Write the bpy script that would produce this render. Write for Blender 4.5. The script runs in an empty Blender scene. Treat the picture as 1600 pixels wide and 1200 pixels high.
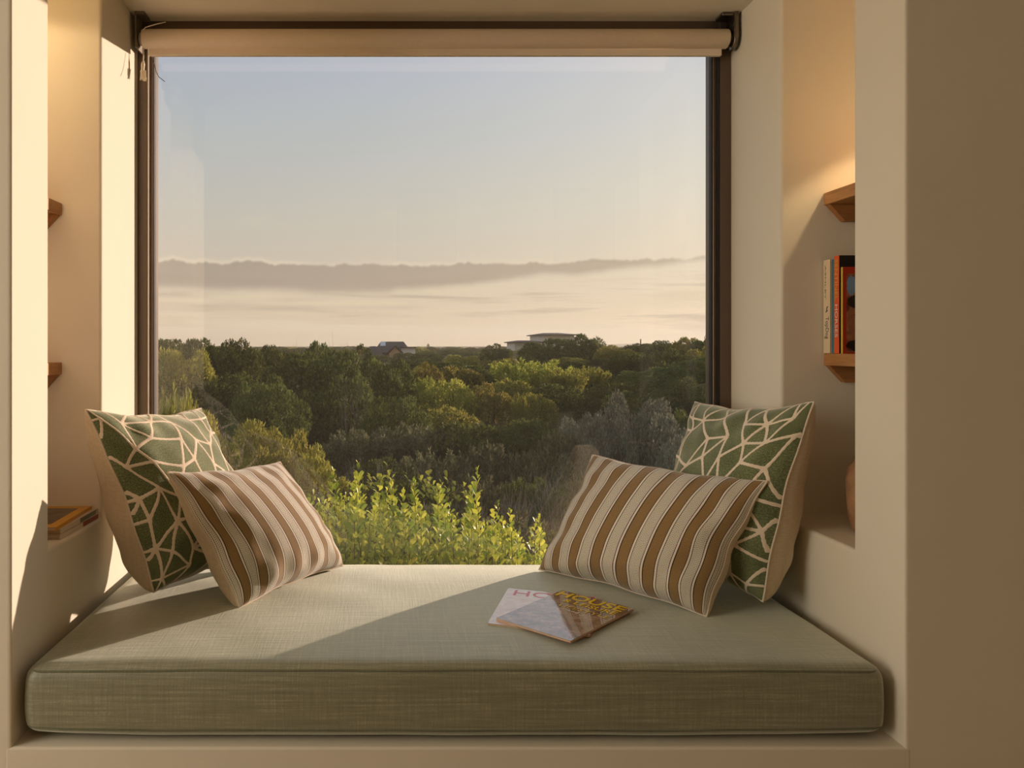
import bpy, bmesh, math, random
import numpy as np
from mathutils import Vector, Matrix, noise
from mathutils.geometry import delaunay_2d_cdt

random.seed(7)
rng = np.random.default_rng(7)
SC = bpy.context.scene
COL = SC.collection
R = math.radians

# ------------------------------------------------------------------ frame constants (photograph is 1600 x 1200)
F = 1200.0                 # focal length in pixels of the 1600-wide frame
VX, VY = 605.0, 540.0      # principal point (shifted lens, verticals kept vertical)
CZ = 1.1667                # eye height
DF, DW = 1.656, 2.491      # distance of the alcove front and of the window


def P(px, py, D):
    return Vector(((px - VX) / F * D, D, CZ - (py - VY) / F * D))


# ------------------------------------------------------------------ camera
cam_d = bpy.data.cameras.new('camera')
cam = bpy.data.objects.new('camera', cam_d)
COL.objects.link(cam)
cam.location = (0, 0, CZ)
cam.rotation_euler = (R(90), 0, 0)
cam_d.sensor_fit = 'HORIZONTAL'
cam_d.sensor_width = 36
cam_d.lens = 36 * F / 1600
cam_d.shift_x = (800 - VX) / 1600
cam_d.shift_y = -(600 - VY) / 1600
cam_d.clip_start = 0.02
cam_d.clip_end = 6000
SC.camera = cam

# ------------------------------------------------------------------ exposure
SC.view_settings.view_transform = 'Standard'
SC.view_settings.look = 'None'
SC.view_settings.gamma = 1.0
SC.view_settings.use_curve_mapping = False
SC.view_settings.exposure = 0.0
SC.cycles.max_bounces = 10
SC.cycles.diffuse_bounces = 6
SC.cycles.transparent_max_bounces = 16
SC.cycles.caustics_reflective = False
SC.cycles.caustics_refractive = False

# ------------------------------------------------------------------ sun
SUN_AZ, SUN_EL = 50.5, 6.4             # degrees right of straight ahead, degrees above the horizon
SUN_DIR = Vector((math.sin(R(SUN_AZ)) * math.cos(R(SUN_EL)), math.cos(R(SUN_AZ)) * math.cos(R(SUN_EL)), math.sin(R(SUN_EL))))
sun_d = bpy.data.lights.new('sun', 'SUN')
sun_d.energy = 6.5
sun_d.color = (1.0, 0.745, 0.59)
sun_d.angle = R(0.8)
sun = bpy.data.objects.new('sun', sun_d)
COL.objects.link(sun)
sun.rotation_euler = SUN_DIR.to_track_quat('Z', 'Y').to_euler()
sun.location = (6, 8, 4)


# ------------------------------------------------------------------ node helper
class NT:
    def __init__(s, tree):
        s.t = tree
        s.n = tree.nodes
        s.l = tree.links

    def new(s, typ, **kw):
        n = s.n.new(typ)
        for k, v in kw.items():
            setattr(n, k, v)
        return n

    def put(s, sock, v):
        if hasattr(v, 'is_linked') or isinstance(v, bpy.types.NodeSocket):
            s.l.new(v, sock)
        elif v is not None:
            sock.default_value = v

    def m(s, op, a, b=None, c=None, clamp=False):
        n = s.new('ShaderNodeMath', operation=op, use_clamp=clamp)
        s.put(n.inputs[0], a)
        if b is not None:
            s.put(n.inputs[1], b)
        if c is not None:
            s.put(n.inputs[2], c)
        return n.outputs[0]

    def step(s, v, a, b):
        n = s.new('ShaderNodeMapRange', interpolation_type='SMOOTHSTEP')
        s.put(n.inputs['Value'], v)
        s.put(n.inputs['From Min'], a)
        s.put(n.inputs['From Max'], b)
        return n.outputs['Result']

    def mix(s, f, a, b, mode='MIX'):
        n = s.new('ShaderNodeMix', data_type='RGBA', blend_type=mode)
        s.put(n.inputs[0], f)
        s.put(n.inputs[6], a)
        s.put(n.inputs[7], b)
        return n.outputs[2]

    def comb(s, x, y, z):
        n = s.new('ShaderNodeCombineXYZ')
        for i, v in enumerate((x, y, z)):
            s.put(n.inputs[i], v)
        return n.outputs[0]

    def sep(s, v):
        n = s.new('ShaderNodeSeparateXYZ')
        s.l.new(v, n.inputs[0])
        return n.outputs

    def noise(s, vec, scale, detail=3, rough=0.5, color=False):
        n = s.new('ShaderNodeTexNoise')
        if vec is not None:
            s.l.new(vec, n.inputs['Vector'])
        n.inputs['Scale'].default_value = scale
        n.inputs['Detail'].default_value = detail
        n.inputs['Roughness'].default_value = rough
        return n.outputs['Color' if color else 'Fac']

    def ramp(s, v, stops, interp='LINEAR'):
        n = s.new('ShaderNodeValToRGB')
        e = n.color_ramp.elements
        n.color_ramp.interpolation = interp
        while len(e) < len(stops):
            e.new(0.5)
        for i, (p, c) in enumerate(stops):
            e[i].position = p
            e[i].color = (*c, 1)
        s.l.new(v, n.inputs[0])
        return n.outputs[0]

    def vscale(s, vec, sc):
        n = s.new('ShaderNodeMapping')
        s.l.new(vec, n.inputs[0])
        n.inputs['Scale'].default_value = sc
        return n.outputs[0]


def rgb(r, g, b):
    f = lambda c: ((c / 255 + 0.055) / 1.055) ** 2.4 if c > 10 else c / 255 / 12.92
    return (f(r), f(g), f(b))


def C4(c):
    return (*c, 1.0)


# ------------------------------------------------------------------ sky
world = bpy.data.worlds.new('sky')
SC.world = world
world.use_nodes = True
w = NT(world.node_tree)
w.n.clear()
tc = w.new('ShaderNodeTexCoord')
dirv = tc.outputs['Generated']
dx, dy, dz = w.sep(dirv)
elev = w.m('MULTIPLY', w.m('ARCSINE', dz), 57.2958)
az = w.m('MULTIPLY', w.m('ARCTAN2', dx, dy), 57.2958)
base = w.ramp(w.m('DIVIDE', elev, 90.0, clamp=True),
              [(0.0, (.70, .53, .33)), (.03, (.68, .54, .385)), (.065, (.62, .54, .43)), (.115, (.56, .545, .49)),
               (.17, (.48, .515, .535)), (.235, (.42, .475, .58)), (.5, (.31, .38, .48)), (1.0, (.23, .30, .41))])
dot = w.new('ShaderNodeVectorMath', operation='DOT_PRODUCT')
w.l.new(dirv, dot.inputs[0])
dot.inputs[1].default_value = SUN_DIR
cosg = w.m('MAXIMUM', dot.outputs['Value'], 0.0)
glow = w.m('POWER', cosg, 4.5)
sky = w.mix(glow, base, (.47, .38, .26, 1), 'ADD')
# low cloud bank, streaks and wisps
na = w.noise(w.comb(az, 0.0, 3.0), 0.55, 6, .7)
nb = w.noise(w.comb(az, 7.0, 0.0), 0.10, 4, .6)
top = w.m('ADD', 6.0, w.m('MULTIPLY', w.m('SUBTRACT', na, .5), 1.3))
bot = w.m('ADD', w.m('ADD', 3.7, w.m('MULTIPLY', w.m('MAXIMUM', az, 0.0), .088)), w.m('MULTIPLY', w.m('SUBTRACT', nb, .5), 1.4))
bank = w.m('MULTIPLY', w.step(elev, w.m('ADD', top, .16), w.m('SUBTRACT', top, .10)), w.step(elev, bot, w.m('ADD', bot, .7)))
rim = w.m('MULTIPLY', w.step(elev, w.m('SUBTRACT', top, .12), w.m('ADD', top, .05)), w.step(elev, w.m('ADD', top, .5), w.m('ADD', top, .05)))
rim = w.m('MULTIPLY', rim, w.step(nb, .35, .6))
st = w.noise(w.comb(w.m('MULTIPLY', az, .06), w.m('MULTIPLY', elev, 1.15), 1.0), 1.0, 5, .6)
st_zone = w.m('MULTIPLY', w.step(elev, .3, 1.6), w.step(elev, 6.2, 4.2))
sky = w.mix(w.m('MULTIPLY', w.m('MULTIPLY', w.step(st, .48, .62), st_zone), .75), sky, (.78, .64, .44, 1))
sky = w.mix(w.m('MULTIPLY', w.m('MULTIPLY', w.step(st, .50, .36), st_zone), .60), sky, (.47, .37, .27, 1))
ws = w.noise(w.comb(w.m('MULTIPLY', az, .09), w.m('MULTIPLY', elev, .75), 9.2), 1.0, 6, .62)
ws_zone = w.m('MULTIPLY', w.step(elev, 6.3, 7.5), w.step(elev, 14.0, 9.5))
sky = w.mix(w.m('MULTIPLY', w.m('MULTIPLY', w.step(ws, .60, .74), ws_zone), .6), sky, (.78, .66, .50, 1))
sky = w.mix(w.m('MULTIPLY', rim, .55), sky, (.86, .73, .54, 1))
bankcol = w.mix(w.m('MULTIPLY', glow, 1.1), (.375, .305, .245, 1), (.62, .50, .35, 1))
sky = w.mix(w.m('MULTIPLY', bank, .85), sky, bankcol)
bg = w.new('ShaderNodeBackground')
w.l.new(sky, bg.inputs[0])
bg.inputs[1].default_value = 1.0
wo = w.new('ShaderNodeOutputWorld')
w.l.new(bg.outputs[0], wo.inputs[0])


# ------------------------------------------------------------------ room fill: added area light, unseen at the left side of the room
def area(name, loc, aim, sx, sy, power, color):
    d = bpy.data.lights.new(name, 'AREA')
    d.shape = 'RECTANGLE'
    d.size, d.size_y = sx, sy
    d.energy = power
    d.color = color
    o = bpy.data.objects.new(name, d)
    COL.objects.link(o)
    o.location = loc
    o.rotation_euler = (Vector(aim) - Vector(loc)).to_track_quat('-Z', 'Y').to_euler()
    return o


area('room_fill_light', (-2.9, 0.55, 1.4), (1.2, 1.5, 1.2), 1.7, 1.7, 53, (1.0, .91, .76))


def spot(name, loc, power, half, color):
    d = bpy.data.lights.new(name, 'SPOT')
    d.energy = power
    d.color = color
    d.spot_size = R(half * 2)
    d.spot_blend = .18
    d.shadow_soft_size = .02
    o = bpy.data.objects.new(name, d)
    COL.objects.link(o)
    o.location = loc
    return o


# small warm lamps recessed in the two niches
spot('niche_lamp', (1.43, 1.92, CZ + .78), 6.8, 50, (1.0, .72, .40))
spot('niche_lamp', (-1.09, 1.93, CZ + .96), 2.2, 84, (1.0, .74, .42))

# ------------------------------------------------------------------ materials
MATS = {}


def mat(name):
    m = bpy.data.materials.new(name)
    m.use_nodes = True
    t = NT(m.node_tree)
    t.n.clear()
    out = t.new('ShaderNodeOutputMaterial')
    MATS[name] = m
    return m, t, out


def principled(t, out, color, rough=.6, spec=.5, metal=0.0, normal=None, **kw):
    b = t.new('ShaderNodeBsdfPrincipled')
    t.put(b.inputs['Base Color'], C4(color) if isinstance(color, tuple) and len(color) == 3 else color)
    t.put(b.inputs['Roughness'], rough)
    b.inputs['Specular IOR Level'].default_value = spec
    b.inputs['Metallic'].default_value = metal
    for k, v in kw.items():
        t.put(b.inputs[k], v)
    if normal is not None:
        t.l.new(normal, b.inputs['Normal'])
    t.l.new(b.outputs[0], out.inputs[0])
    return b


def bump(t, h, strength, dist):
    n = t.new('ShaderNodeBump')
    n.inputs['Strength'].default_value = strength
    n.inputs['Distance'].default_value = dist
    t.l.new(h, n.inputs['Height'])
    return n.outputs[0]


def plain(name, color, rough=.5, spec=.5, metal=0.0, var=.06, scale=14):
    m, t, out = mat(name)
    o = t.new('ShaderNodeTexCoord').outputs['Object']
    f = t.noise(o, scale, 4)
    c = t.mix(f, C4(tuple(x * (1 - var) for x in color)), C4(tuple(min(1, x * (1 + var)) for x in color)))
    principled(t, out, c, rough, spec, metal)
    return m


def plaster(name, color):
    m, t, out = mat(name)
    o = t.new('ShaderNodeTexCoord').outputs['Object']
    f = t.noise(o, 2.2, 4)
    c = t.mix(f, C4(tuple(x * .97 for x in color)), C4(tuple(min(1, x * 1.03) for x in color)))
    h = t.noise(o, 9.0, 5, .55)
    principled(t, out, c, .85, .2, normal=bump(t, h, .25, .006))
    return m


M_WALL = plaster('cream_plaster', (.79, .73, .605))
M_ROOM = plaster('room_plaster', (.70, .62, .50))
M_FLOOR = plain('oak_floor', (.50, .38, .26), .45, var=.2, scale=5)
M_FRAME = plain('bronze_aluminium', rgb(106, 91, 77), .38, .5, .35)
M_BEAD = plain('pale_gasket', rgb(175, 160, 138), .5)
M_GASKET = plain('black_gasket', rgb(28, 25, 22), .6)
M_BLIND = plain('blind_fabric', rgb(226, 210, 188), .8, .2, var=.04, scale=60)
M_BAR = plain('blind_bar', rgb(238, 224, 204), .5, .4, var=.03)
M_BRACKET = plain('grey_bracket', rgb(128, 116, 100), .42, .5, .4)
M_CHROME = plain('dark_chrome', rgb(120, 110, 98), .22, .5, .9)
M_CORD = plain('white_cord', rgb(240, 228, 205), .8)
M_DUSTCORD = plain('dark_thread', rgb(70, 64, 58), .8)


def wood(name, a, b, axis='Y'):
    m, t, out = mat(name)
    o = t.new('ShaderNodeTexCoord').outputs['Object']
    sc = {'Y': (14, 1.2, 14), 'X': (1.2, 14, 14)}[axis]
    f = t.noise(t.vscale(o, sc), 3.0, 6, .6)
    g = t.noise(t.vscale(o, tuple(4 * k for k in sc)), 3.0, 3, .6)
    c = t.ramp(t.m('ADD', t.m('MULTIPLY', f, .75), t.m('MULTIPLY', g, .25)), [(.25, a), (.75, b)])
    principled(t, out, c, .5, .4, normal=bump(t, g, .15, .002))
    return m


M_SHELF = wood('shelf_wood', rgb(150, 100, 54), rgb(200, 148, 92))
M_CLEAT = wood('cleat_wood', rgb(140, 92, 48), rgb(180, 128, 76), 'X')


# seat fabric: linen with slubs
def linen(name, c0, c1, cl, rough=.9, spec=.15, sheen=.25):
    m, t, out = mat(name)
    o = t.new('ShaderNodeTexCoord').outputs['Object']
    warp = t.noise(t.vscale(o, (6, 200, 200)), 1.0, 5, .65)
    weft = t.noise(t.vscale(o, (260, 9, 9)), 1.0, 4, .65)
    fine = t.noise(o, 420, 2)
    f = t.m('ADD', t.m('MULTIPLY', warp, .5), t.m('ADD', t.m('MULTIPLY', weft, .3), t.m('MULTIPLY', fine, .2)))
    c = t.ramp(f, [(.36, c0), (.54, c1), (.68, cl)])
    h = t.m('ADD', warp, weft)
    principled(t, out, c, rough, spec, normal=bump(t, h, .35, .0015), **{'Sheen Weight': sheen, 'Sheen Roughness': .46, 'Sheen Tint': (.95, 1, .86, 1)})
    return m


M_SEAT = linen('sage_linen', rgb(108, 109, 86), rgb(138, 138, 112), rgb(182, 179, 151), .48, 1.0, 1.0)
M_SEAM = linen('sage_piping', rgb(95, 96, 74), rgb(120, 121, 98), rgb(150, 148, 124))
M_BEIGE = linen('beige_backing', rgb(200, 182, 152), rgb(214, 197, 168), rgb(224, 208, 182))
M_CREAMPIPE = plain('cream_piping', rgb(226, 210, 190), .85, .2)


def uv(t):
    return t.new('ShaderNodeUVMap').outputs[0]


# green weave
m, t, out = mat('green_weave')
M_GREEN = m
x, y, _ = t.sep(uv(t))
wv = t.m('MULTIPLY', t.m('SINE', t.m('MULTIPLY', x, 1750.0)), t.m('SINE', t.m('MULTIPLY', y, 1750.0)))
nz = t.noise(uv(t), 300, 3)
nl = t.noise(uv(t), 14, 3)
f = t.m('ADD', t.m('MULTIPLY', wv, .16), t.m('ADD', t.m('MULTIPLY', nz, .7), t.m('MULTIPLY', nl, .3)))
c = t.ramp(f, [(.30, rgb(70, 79, 52)), (.52, rgb(108, 118, 82)), (.76, rgb(164, 170, 128))])
principled(t, out, c, .88, .25, normal=bump(t, f, .5, .0012), **{'Sheen Weight': 1.0, 'Sheen Roughness': .4, 'Sheen Tint': (1, 1, .85, 1)})
M_LINE = plain('cream_embroidery', rgb(238, 222, 200), .85, .2, var=.05, scale=300)

# striped weave
m, t, out = mat('striped_weave')
M_STRIPE = m
x, y, _ = t.sep(uv(t))
NPER = 8.0
s = t.m('FRACT', t.m('ADD', t.m('MULTIPLY', x, NPER / .54), 0.65))
zig = t.m('ABSOLUTE', t.m('SUBTRACT', t.m('FRACT', t.m('MULTIPLY', x, 62.0)), .5))
he = t.m('SINE', t.m('MULTIPLY', t.m('ADD', t.m('MULTIPLY', zig, .022), y), 1500.0))
hx = t.m('SINE', t.m('MULTIPLY', x, 1800.0))
herr = t.m('GREATER_THAN', t.m('ADD', he, t.m('MULTIPLY', hx, .7)), 0.50)
tick = t.m('GREATER_THAN', t.m('SINE', t.m('MULTIPLY', y, 1900.0)), -.35)
nz = t.noise(uv(t), 420, 3)
BR, BK, WH = rgb(156, 126, 80), rgb(46, 42, 36), rgb(238, 228, 212)
stripe = t.ramp(s, [(0, BR), (.36, BK), (.39, WH), (.46, BK), (.485, (1, 0, 1)), (.865, BK), (.89, WH), (.96, BK)], 'CONSTANT')
isher = t.m('MULTIPLY', t.m('GREATER_THAN', s, .485), t.m('LESS_THAN', s, .865))
isbr = t.m('LESS_THAN', s, .36)
hcol = t.mix(herr, C4(rgb(238, 231, 213)), C4(rgb(78, 71, 60)))
bcol = t.mix(t.m('MULTIPLY', tick, nz), C4(rgb(122, 95, 58)), C4(rgb(192, 158, 104)))
c = t.mix(isher, stripe, hcol)
c = t.mix(isbr, c, bcol)
principled(t, out, c, .88, .2, normal=bump(t, t.m('ADD', nz, t.m('MULTIPLY', he, .2)), .4, .001), **{'Sheen Weight': .4, 'Sheen Roughness': .5})

# window glass: mirror reflection by angle over clear transmission, with a trace of dust
m, t, out = mat('window_glass')
M_GLASS = m
lw = t.new('ShaderNodeLayerWeight')
lw.inputs['Blend'].default_value = .5
fr = t.m('ADD', .042, t.m('MULTIPLY', t.m('POWER', lw.outputs['Facing'], 5.0), .9), clamp=True)
tr = t.new('ShaderNodeBsdfTransparent')
tr.inputs[0].default_value = (.985, .985, .975, 1)
gl = t.new('ShaderNodeBsdfGlossy')
gl.inputs['Roughness'].default_value = 0.0
mx = t.new('ShaderNodeMixShader')
t.l.new(fr, mx.inputs[0])
t.l.new(tr.outputs[0], mx.inputs[1])
t.l.new(gl.outputs[0], mx.inputs[2])
du = t.new('ShaderNodeBsdfTranslucent')
du.inputs[0].default_value = (.9, .88, .82, 1)
o = t.new('ShaderNodeTexCoord').outputs['Object']
dust = t.m('ADD', .007, t.m('MULTIPLY', t.step(t.noise(o, 260, 3), .62, .75), .02))
mx2 = t.new('ShaderNodeMixShader')
t.l.new(dust, mx2.inputs[0])
t.l.new(mx.outputs[0], mx2.inputs[1])
t.l.new(du.outputs[0], mx2.inputs[2])
t.l.new(mx2.outputs[0], out.inputs[0])


def leafmat(name, a, b, trans=.35, rough=.65, spec=.12):
    m, t, out = mat(name)
    g = t.new('ShaderNodeNewGeometry')
    oi = t.new('ShaderNodeObjectInfo')
    c = t.ramp(g.outputs['Random Per Island'], [(0, a), (1, b)])
    hsv = t.new('ShaderNodeHueSaturation')
    t.l.new(c, hsv.inputs['Color'])
    t.put(hsv.inputs['Hue'], t.m('ADD', .485, t.m('MULTIPLY', oi.outputs['Random'], .03)))
    t.put(hsv.inputs['Value'], t.m('ADD', .8, t.m('MULTIPLY', oi.outputs['Random'], .4)))
    b_ = t.new('ShaderNodeBsdfPrincipled')
    t.l.new(hsv.outputs[0], b_.inputs['Base Color'])
    b_.inputs['Roughness'].default_value = rough
    b_.inputs['Specular IOR Level'].default_value = spec
    tl = t.new('ShaderNodeBsdfTranslucent')
    t.l.new(hsv.outputs[0], tl.inputs[0])
    mx = t.new('ShaderNodeMixShader')
    mx.inputs[0].default_value = trans
    t.l.new(b_.outputs[0], mx.inputs[1])
    t.l.new(tl.outputs[0], mx.inputs[2])
    t.l.new(mx.outputs[0], out.inputs[0])
    return m


M_DARK = leafmat('dark_foliage', rgb(70, 80, 36), rgb(116, 122, 58))
M_OLIVE = leafmat('olive_foliage', rgb(120, 118, 48), rgb(176, 164, 78), .45)
M_LIME = leafmat('lime_foliage', rgb(142, 146, 56), rgb(194, 190, 92), .45)
M_GREY = leafmat('grey_foliage', rgb(104, 108, 90), rgb(150, 150, 128), .2)
M_HEATH = leafmat('brown_heath', rgb(92, 92, 62), rgb(140, 134, 98), .25)
M_FRONT = leafmat('waxy_green_leaf', rgb(124, 146, 40), rgb(224, 216, 90), .40, .42, .3)
M_TWIG = plain('dry_twig', rgb(132, 120, 102), .9, .1, var=.2)
M_BARK = plain('brown_bark', rgb(92, 72, 50), .9, .1, var=.2)

m, t, out = mat('sandy_scrub_soil')
M_SOIL = m
o = t.new('ShaderNodeTexCoord').outputs['Object']
f = t.noise(o, .9, 6, .6)
f2 = t.noise(o, 14, 4, .6)
c = t.ramp(t.m('ADD', t.m('MULTIPLY', f, .7), t.m('MULTIPLY', f2, .3)), [(.35, rgb(70, 66, 34)), (.55, rgb(92, 82, 48)), (.72, rgb(130, 112, 80))])
principled(t, out, c, .95, .1, normal=bump(t, f2, .8, .08))


# ------------------------------------------------------------------ object helpers
def link(name, me, material=None, parent=None):
    o = bpy.data.objects.new(name, me)
    COL.objects.link(o)
    if material is not None:
        if len(me.materials) == 0:
            me.materials.append(material)
    if parent is not None:
        o.parent = parent
    return o


def tag(o, label, cat, group=None, kind=None):
    if label:
        o['label'] = label
    if cat:
        o['category'] = cat
    if group:
        o['group'] = group
    if kind:
        o['kind'] = kind
    return o


def thing(name, label, cat, loc=(0, 0, 0), group=None):
    o = bpy.data.objects.new(name, None)
    o.empty_display_size = .05
    COL.objects.link(o)
    o.location = loc
    return tag(o, label, cat, group)


def keep(o, root):
    """parent o (built in world coordinates) to root (an Empty with a location only)"""
    o.parent = root
    o.matrix_parent_inverse = Matrix.Translation(-root.location)
    return o


def mesh(name, verts, faces, smooth=False):
    me = bpy.data.meshes.new(name)
    me.from_pydata([tuple(v) for v in verts], [], faces)
    if smooth:
        me.polygons.foreach_set('use_smooth', [True] * len(me.polygons))
    me.update()
    return me


def box_bm(bm, x0, x1, y0, y1, z0, z1, M=None):
    vs = [bm.verts.new((x, y, z)) for z in (z0, z1) for y in (y0, y1) for x in (x0, x1)]
    for f in ((0, 2, 3, 1), (4, 5, 7, 6), (0, 1, 5, 4), (2, 6, 7, 3), (0, 4, 6, 2), (1, 3, 7, 5)):
        bm.faces.new([vs[i] for i in f])
    if M is not None:
        for v in vs:
            v.co = M @ v.co
    return vs


def done(bm, name, bev=0, seg=2, smooth=False):
    if bev:
        bmesh.ops.bevel(bm, geom=list(bm.edges), offset=bev, segments=seg, affect='EDGES', profile=.5)
    bmesh.ops.recalc_face_normals(bm, faces=list(bm.faces))
    me = bpy.data.meshes.new(name)
    bm.to_mesh(me)
    bm.free()
    if smooth:
        me.polygons.foreach_set('use_smooth', [True] * len(me.polygons))
    return me


def box(name, x0, x1, y0, y1, z0, z1, material, parent=None, bev=0, seg=2, M=None):
    bm = bmesh.new()
    box_bm(bm, x0, x1, y0, y1, z0, z1, M)
    return link(name, done(bm, name, bev, seg), material, parent)


def tube_mesh(name, pts, rad, sides=8, closed=False, caps=True):
    pts = [Vector(p) for p in pts]
    n = len(pts)
    rads = rad if isinstance(rad, (list, tuple)) else [rad] * n
    verts, faces = [], []
    up = Vector((0, 0, 1))
    prev = None
    for i, p in enumerate(pts):
        a = pts[(i - 1) % n] if (closed or i > 0) else p
        b = pts[(i + 1) % n] if (closed or i < n - 1) else p
        d = (b - a)
        d = d.normalized() if d.length > 1e-9 else Vector((0, 1, 0))
        if prev is None:
            s = d.cross(up)
            if s.length < 1e-3:
                s = d.cross(Vector((1, 0, 0)))
            s.normalize()
        else:
            s = (prev - d * prev.dot(d))
            s = s.normalized() if s.length > 1e-6 else d.orthogonal().normalized()
        prev = s
        q = d.cross(s)
        for k in range(sides):
            an = 2 * math.pi * k / sides
            verts.append(p + (s * math.cos(an) + q * math.sin(an)) * rads[i])
    m_ = n if closed else n - 1
    for i in range(m_):
        j = (i + 1) % n
        for k in range(sides):
            k2 = (k + 1) % sides
            faces.append((i * sides + k, i * sides + k2, j * sides + k2, j * sides + k))
    if caps and not closed:
        faces.append(tuple(reversed(range(sides))))
        faces.append(tuple((n - 1) * sides + k for k in range(sides)))
    return mesh(name, verts, faces, True)


def struct(o):
    o['kind'] = 'structure'
    return o


# ================================================================== ROOM SHELL
XL = (18 - VX) / F * DF          # left alcove wall
XR = (1414 - VX) / F * DF        # right alcove wall
ZLEDGE = CZ - (1168 - VY) / F * DF
ZCEIL = CZ - (33 - VY) / F * DW
DN0, DN1 = 1.836, 2.178          # niche from / to (distance)
ZSILL = CZ - .487
ZNT = 2.17
YOUT = 2.60


def cut(o, c):
    md = o.modifiers.new('b', 'BOOLEAN')
    md.operation = 'DIFFERENCE'
    md.solver = 'EXACT'
    md.object = c
    dg = bpy.context.evaluated_depsgraph_get()
    me = bpy.data.meshes.new_from_object(o.evaluated_get(dg))
    o.modifiers.clear()
    old = o.data
    o.data = me
    me.name = o.name
    bpy.data.meshes.remove(old)
    cm = c.data
    bpy.data.objects.remove(c)
    bpy.data.meshes.remove(cm)


def soften(o, wd=.010):
    b = o.modifiers.new('edge', 'BEVEL')
    b.width = wd
    b.segments = 4
    b.limit_method = 'ANGLE'
    b.angle_limit = R(40)
    b.harden_normals = True
    o.data.polygons.foreach_set('use_smooth', [True] * len(o.data.polygons))


ND = .30                         # niche depth
wl = struct(box('wall_left', -3.0, XL, DF, YOUT, -.1, 2.75, M_WALL))
cut(wl, box('cutter', XL - ND, XL + .2, DN0, DN1, ZSILL, ZNT, None))
soften(wl)
wr = struct(box('wall_right', XR, 3.0, DF, YOUT, -.1, 2.75, M_WALL))
cut(wr, box('cutter', XR - .2, XR + ND + .05, DN0, DN1, ZSILL, ZNT, None))
soften(wr)
struct(box('trim_1', XL, XR, DF, YOUT, ZCEIL, 2.75, M_WALL))['label'] = 'plastered lowered ceiling of the window alcove'
lb = struct(box('trim_2', XL - .014, XR + .014, DF - .0006, YOUT, -.1, ZLEDGE, M_WALL))
lb['label'] = 'plastered bench ledge below the seat cushion'
soften(lb, .006)
struct(box('floor', -3.0, 3.0, -3.6, DF, -.1, 0, M_FLOOR))
struct(box('ceiling', -3.0, 3.0, -3.6, DF, 2.75, 2.85, M_ROOM))
struct(box('wall_back', -3.1, 3.1, -3.7, -3.6, -.1, 2.85, M_ROOM))
struct(box('wall_roomleft', -3.1, -3.0, -3.6, YOUT, -.1, 2.85, M_ROOM))
struct(box('wall_roomright', 3.0, 3.1, -3.6, YOUT, -.1, 2.85, M_ROOM))

# ------------------------------------------------------------------ window
win = thing('window_1', None, None, (0.15, DW, .3))
win['kind'] = 'structure'
win['label'] = 'large fixed picture window in a dark bronze frame'
ZWB = ZLEDGE


def wx(px, D=DW):
    return (px - VX) / F * D


YG = DW + .035
xl0, xl1, xl2 = XL, wx(230), wx(242, YG)
xr0, xr1, xr2 = XR, wx(1124), wx(1110, YG)
for (a, b) in ((xl0 - .0, xl1), (xr1, xr0)):
    keep(box('frame_post', a, b, DW, DW + .09, ZWB, ZCEIL, M_FRAME, bev=.002, seg=1), win)
for (a, b) in ((xl1, xl2), (xr2, xr1)):
    keep(box('sash_post', a, b, DW + .014, DW + .075, ZWB + .05, ZCEIL - .04, M_FRAME, bev=.002, seg=1), win)
keep(box('frame_rail', xl1, xr1, DW, DW + .09, ZCEIL - .05, ZCEIL, M_FRAME), win)
keep(box('frame_rail', xl1, xr1, DW, DW + .09, ZWB, ZWB + .06, M_FRAME), win)
for a in (xl1, xr1):
    s_ = 1 if a == xl1 else -1
    keep(box('bead', min(a, a + s_ * .004), max(a, a + s_ * .004), DW - .001, DW + .016, ZWB + .05, ZCEIL - .05, M_BEAD if a == xl1 else M_GASKET), win)
for a in (xl2, xr2):
    s_ = 1 if a == xl2 else -1
    keep(box('gasket', min(a, a + s_ * .0025), max(a, a + s_ * .0025), DW + .02, DW + .04, ZWB + .05, ZCEIL - .05, M_GASKET), win)
keep(box('pane', xl2 - .004, xr2 + .004, YG, YG + .006, ZWB + .055, ZCEIL - .045, M_GLASS), win)

# ------------------------------------------------------------------ roller blind
DB = 2.445
bl = thing('roller_blind', 'rolled-up beige roller blind across the top of the window', 'blind', (0.15, DB, ZCEIL))
zc = CZ - (61 - VY) / F * DB
rad = .030


def cyl_x(name, x0, x1, y, z, r, material, sides=40):
    o = link(name, tube_mesh(name, [(x0, y, z), (x0 + .002, y, z), (x1 - .002, y, z), (x1, y, z)], [r * .96, r, r, r * .96], sides), material)
    return o


bx0, bx1 = (224 - VX) / F * DB, (1136 - VX) / F * DB
keep(cyl_x('fabric_roll', bx0, bx1, DB, zc, rad, M_BLIND), bl)
# short hanging flap of fabric and the hem bar
hz0 = CZ - (88 - VY) / F * (DB + .012)
hz1 = CZ - (75 - VY) / F * (DB + .012)
keep(box('hem_bar', (231 - VX) / F * DB, (1129 - VX) / F * DB, DB + .004, DB + .020, hz0, hz1 + .001, M_BAR, bev=.003, seg=3), bl)
keep(box('fabric_flap', (232 - VX) / F * DB, (1128 - VX) / F * DB, DB + .0105, DB + .0125, hz1, zc, M_BLIND), bl)
keep(cyl_x('roll_core', (219 - VX) / F * DB, bx0, DB, zc - .001, .020, M_BEAD, 24), bl)
keep(cyl_x('roll_core', bx1, (1143 - VX) / F * DB, DB, zc, .018, M_CHROME, 24), bl)
# left bracket: angle plate screwed up to the ceiling
lx = (215 - VX) / F * DB
keep(box('bracket', lx, lx + .005, DB - .03, DB + .034, zc - .036, ZCEIL, M_BRACKET, bev=.0015, seg=2), bl)
keep(box('bracket_foot', lx, lx + .030, DB - .03, DB + .034, ZCEIL - .008, ZCEIL, M_BRACKET, bev=.0015, seg=2), bl)
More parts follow.
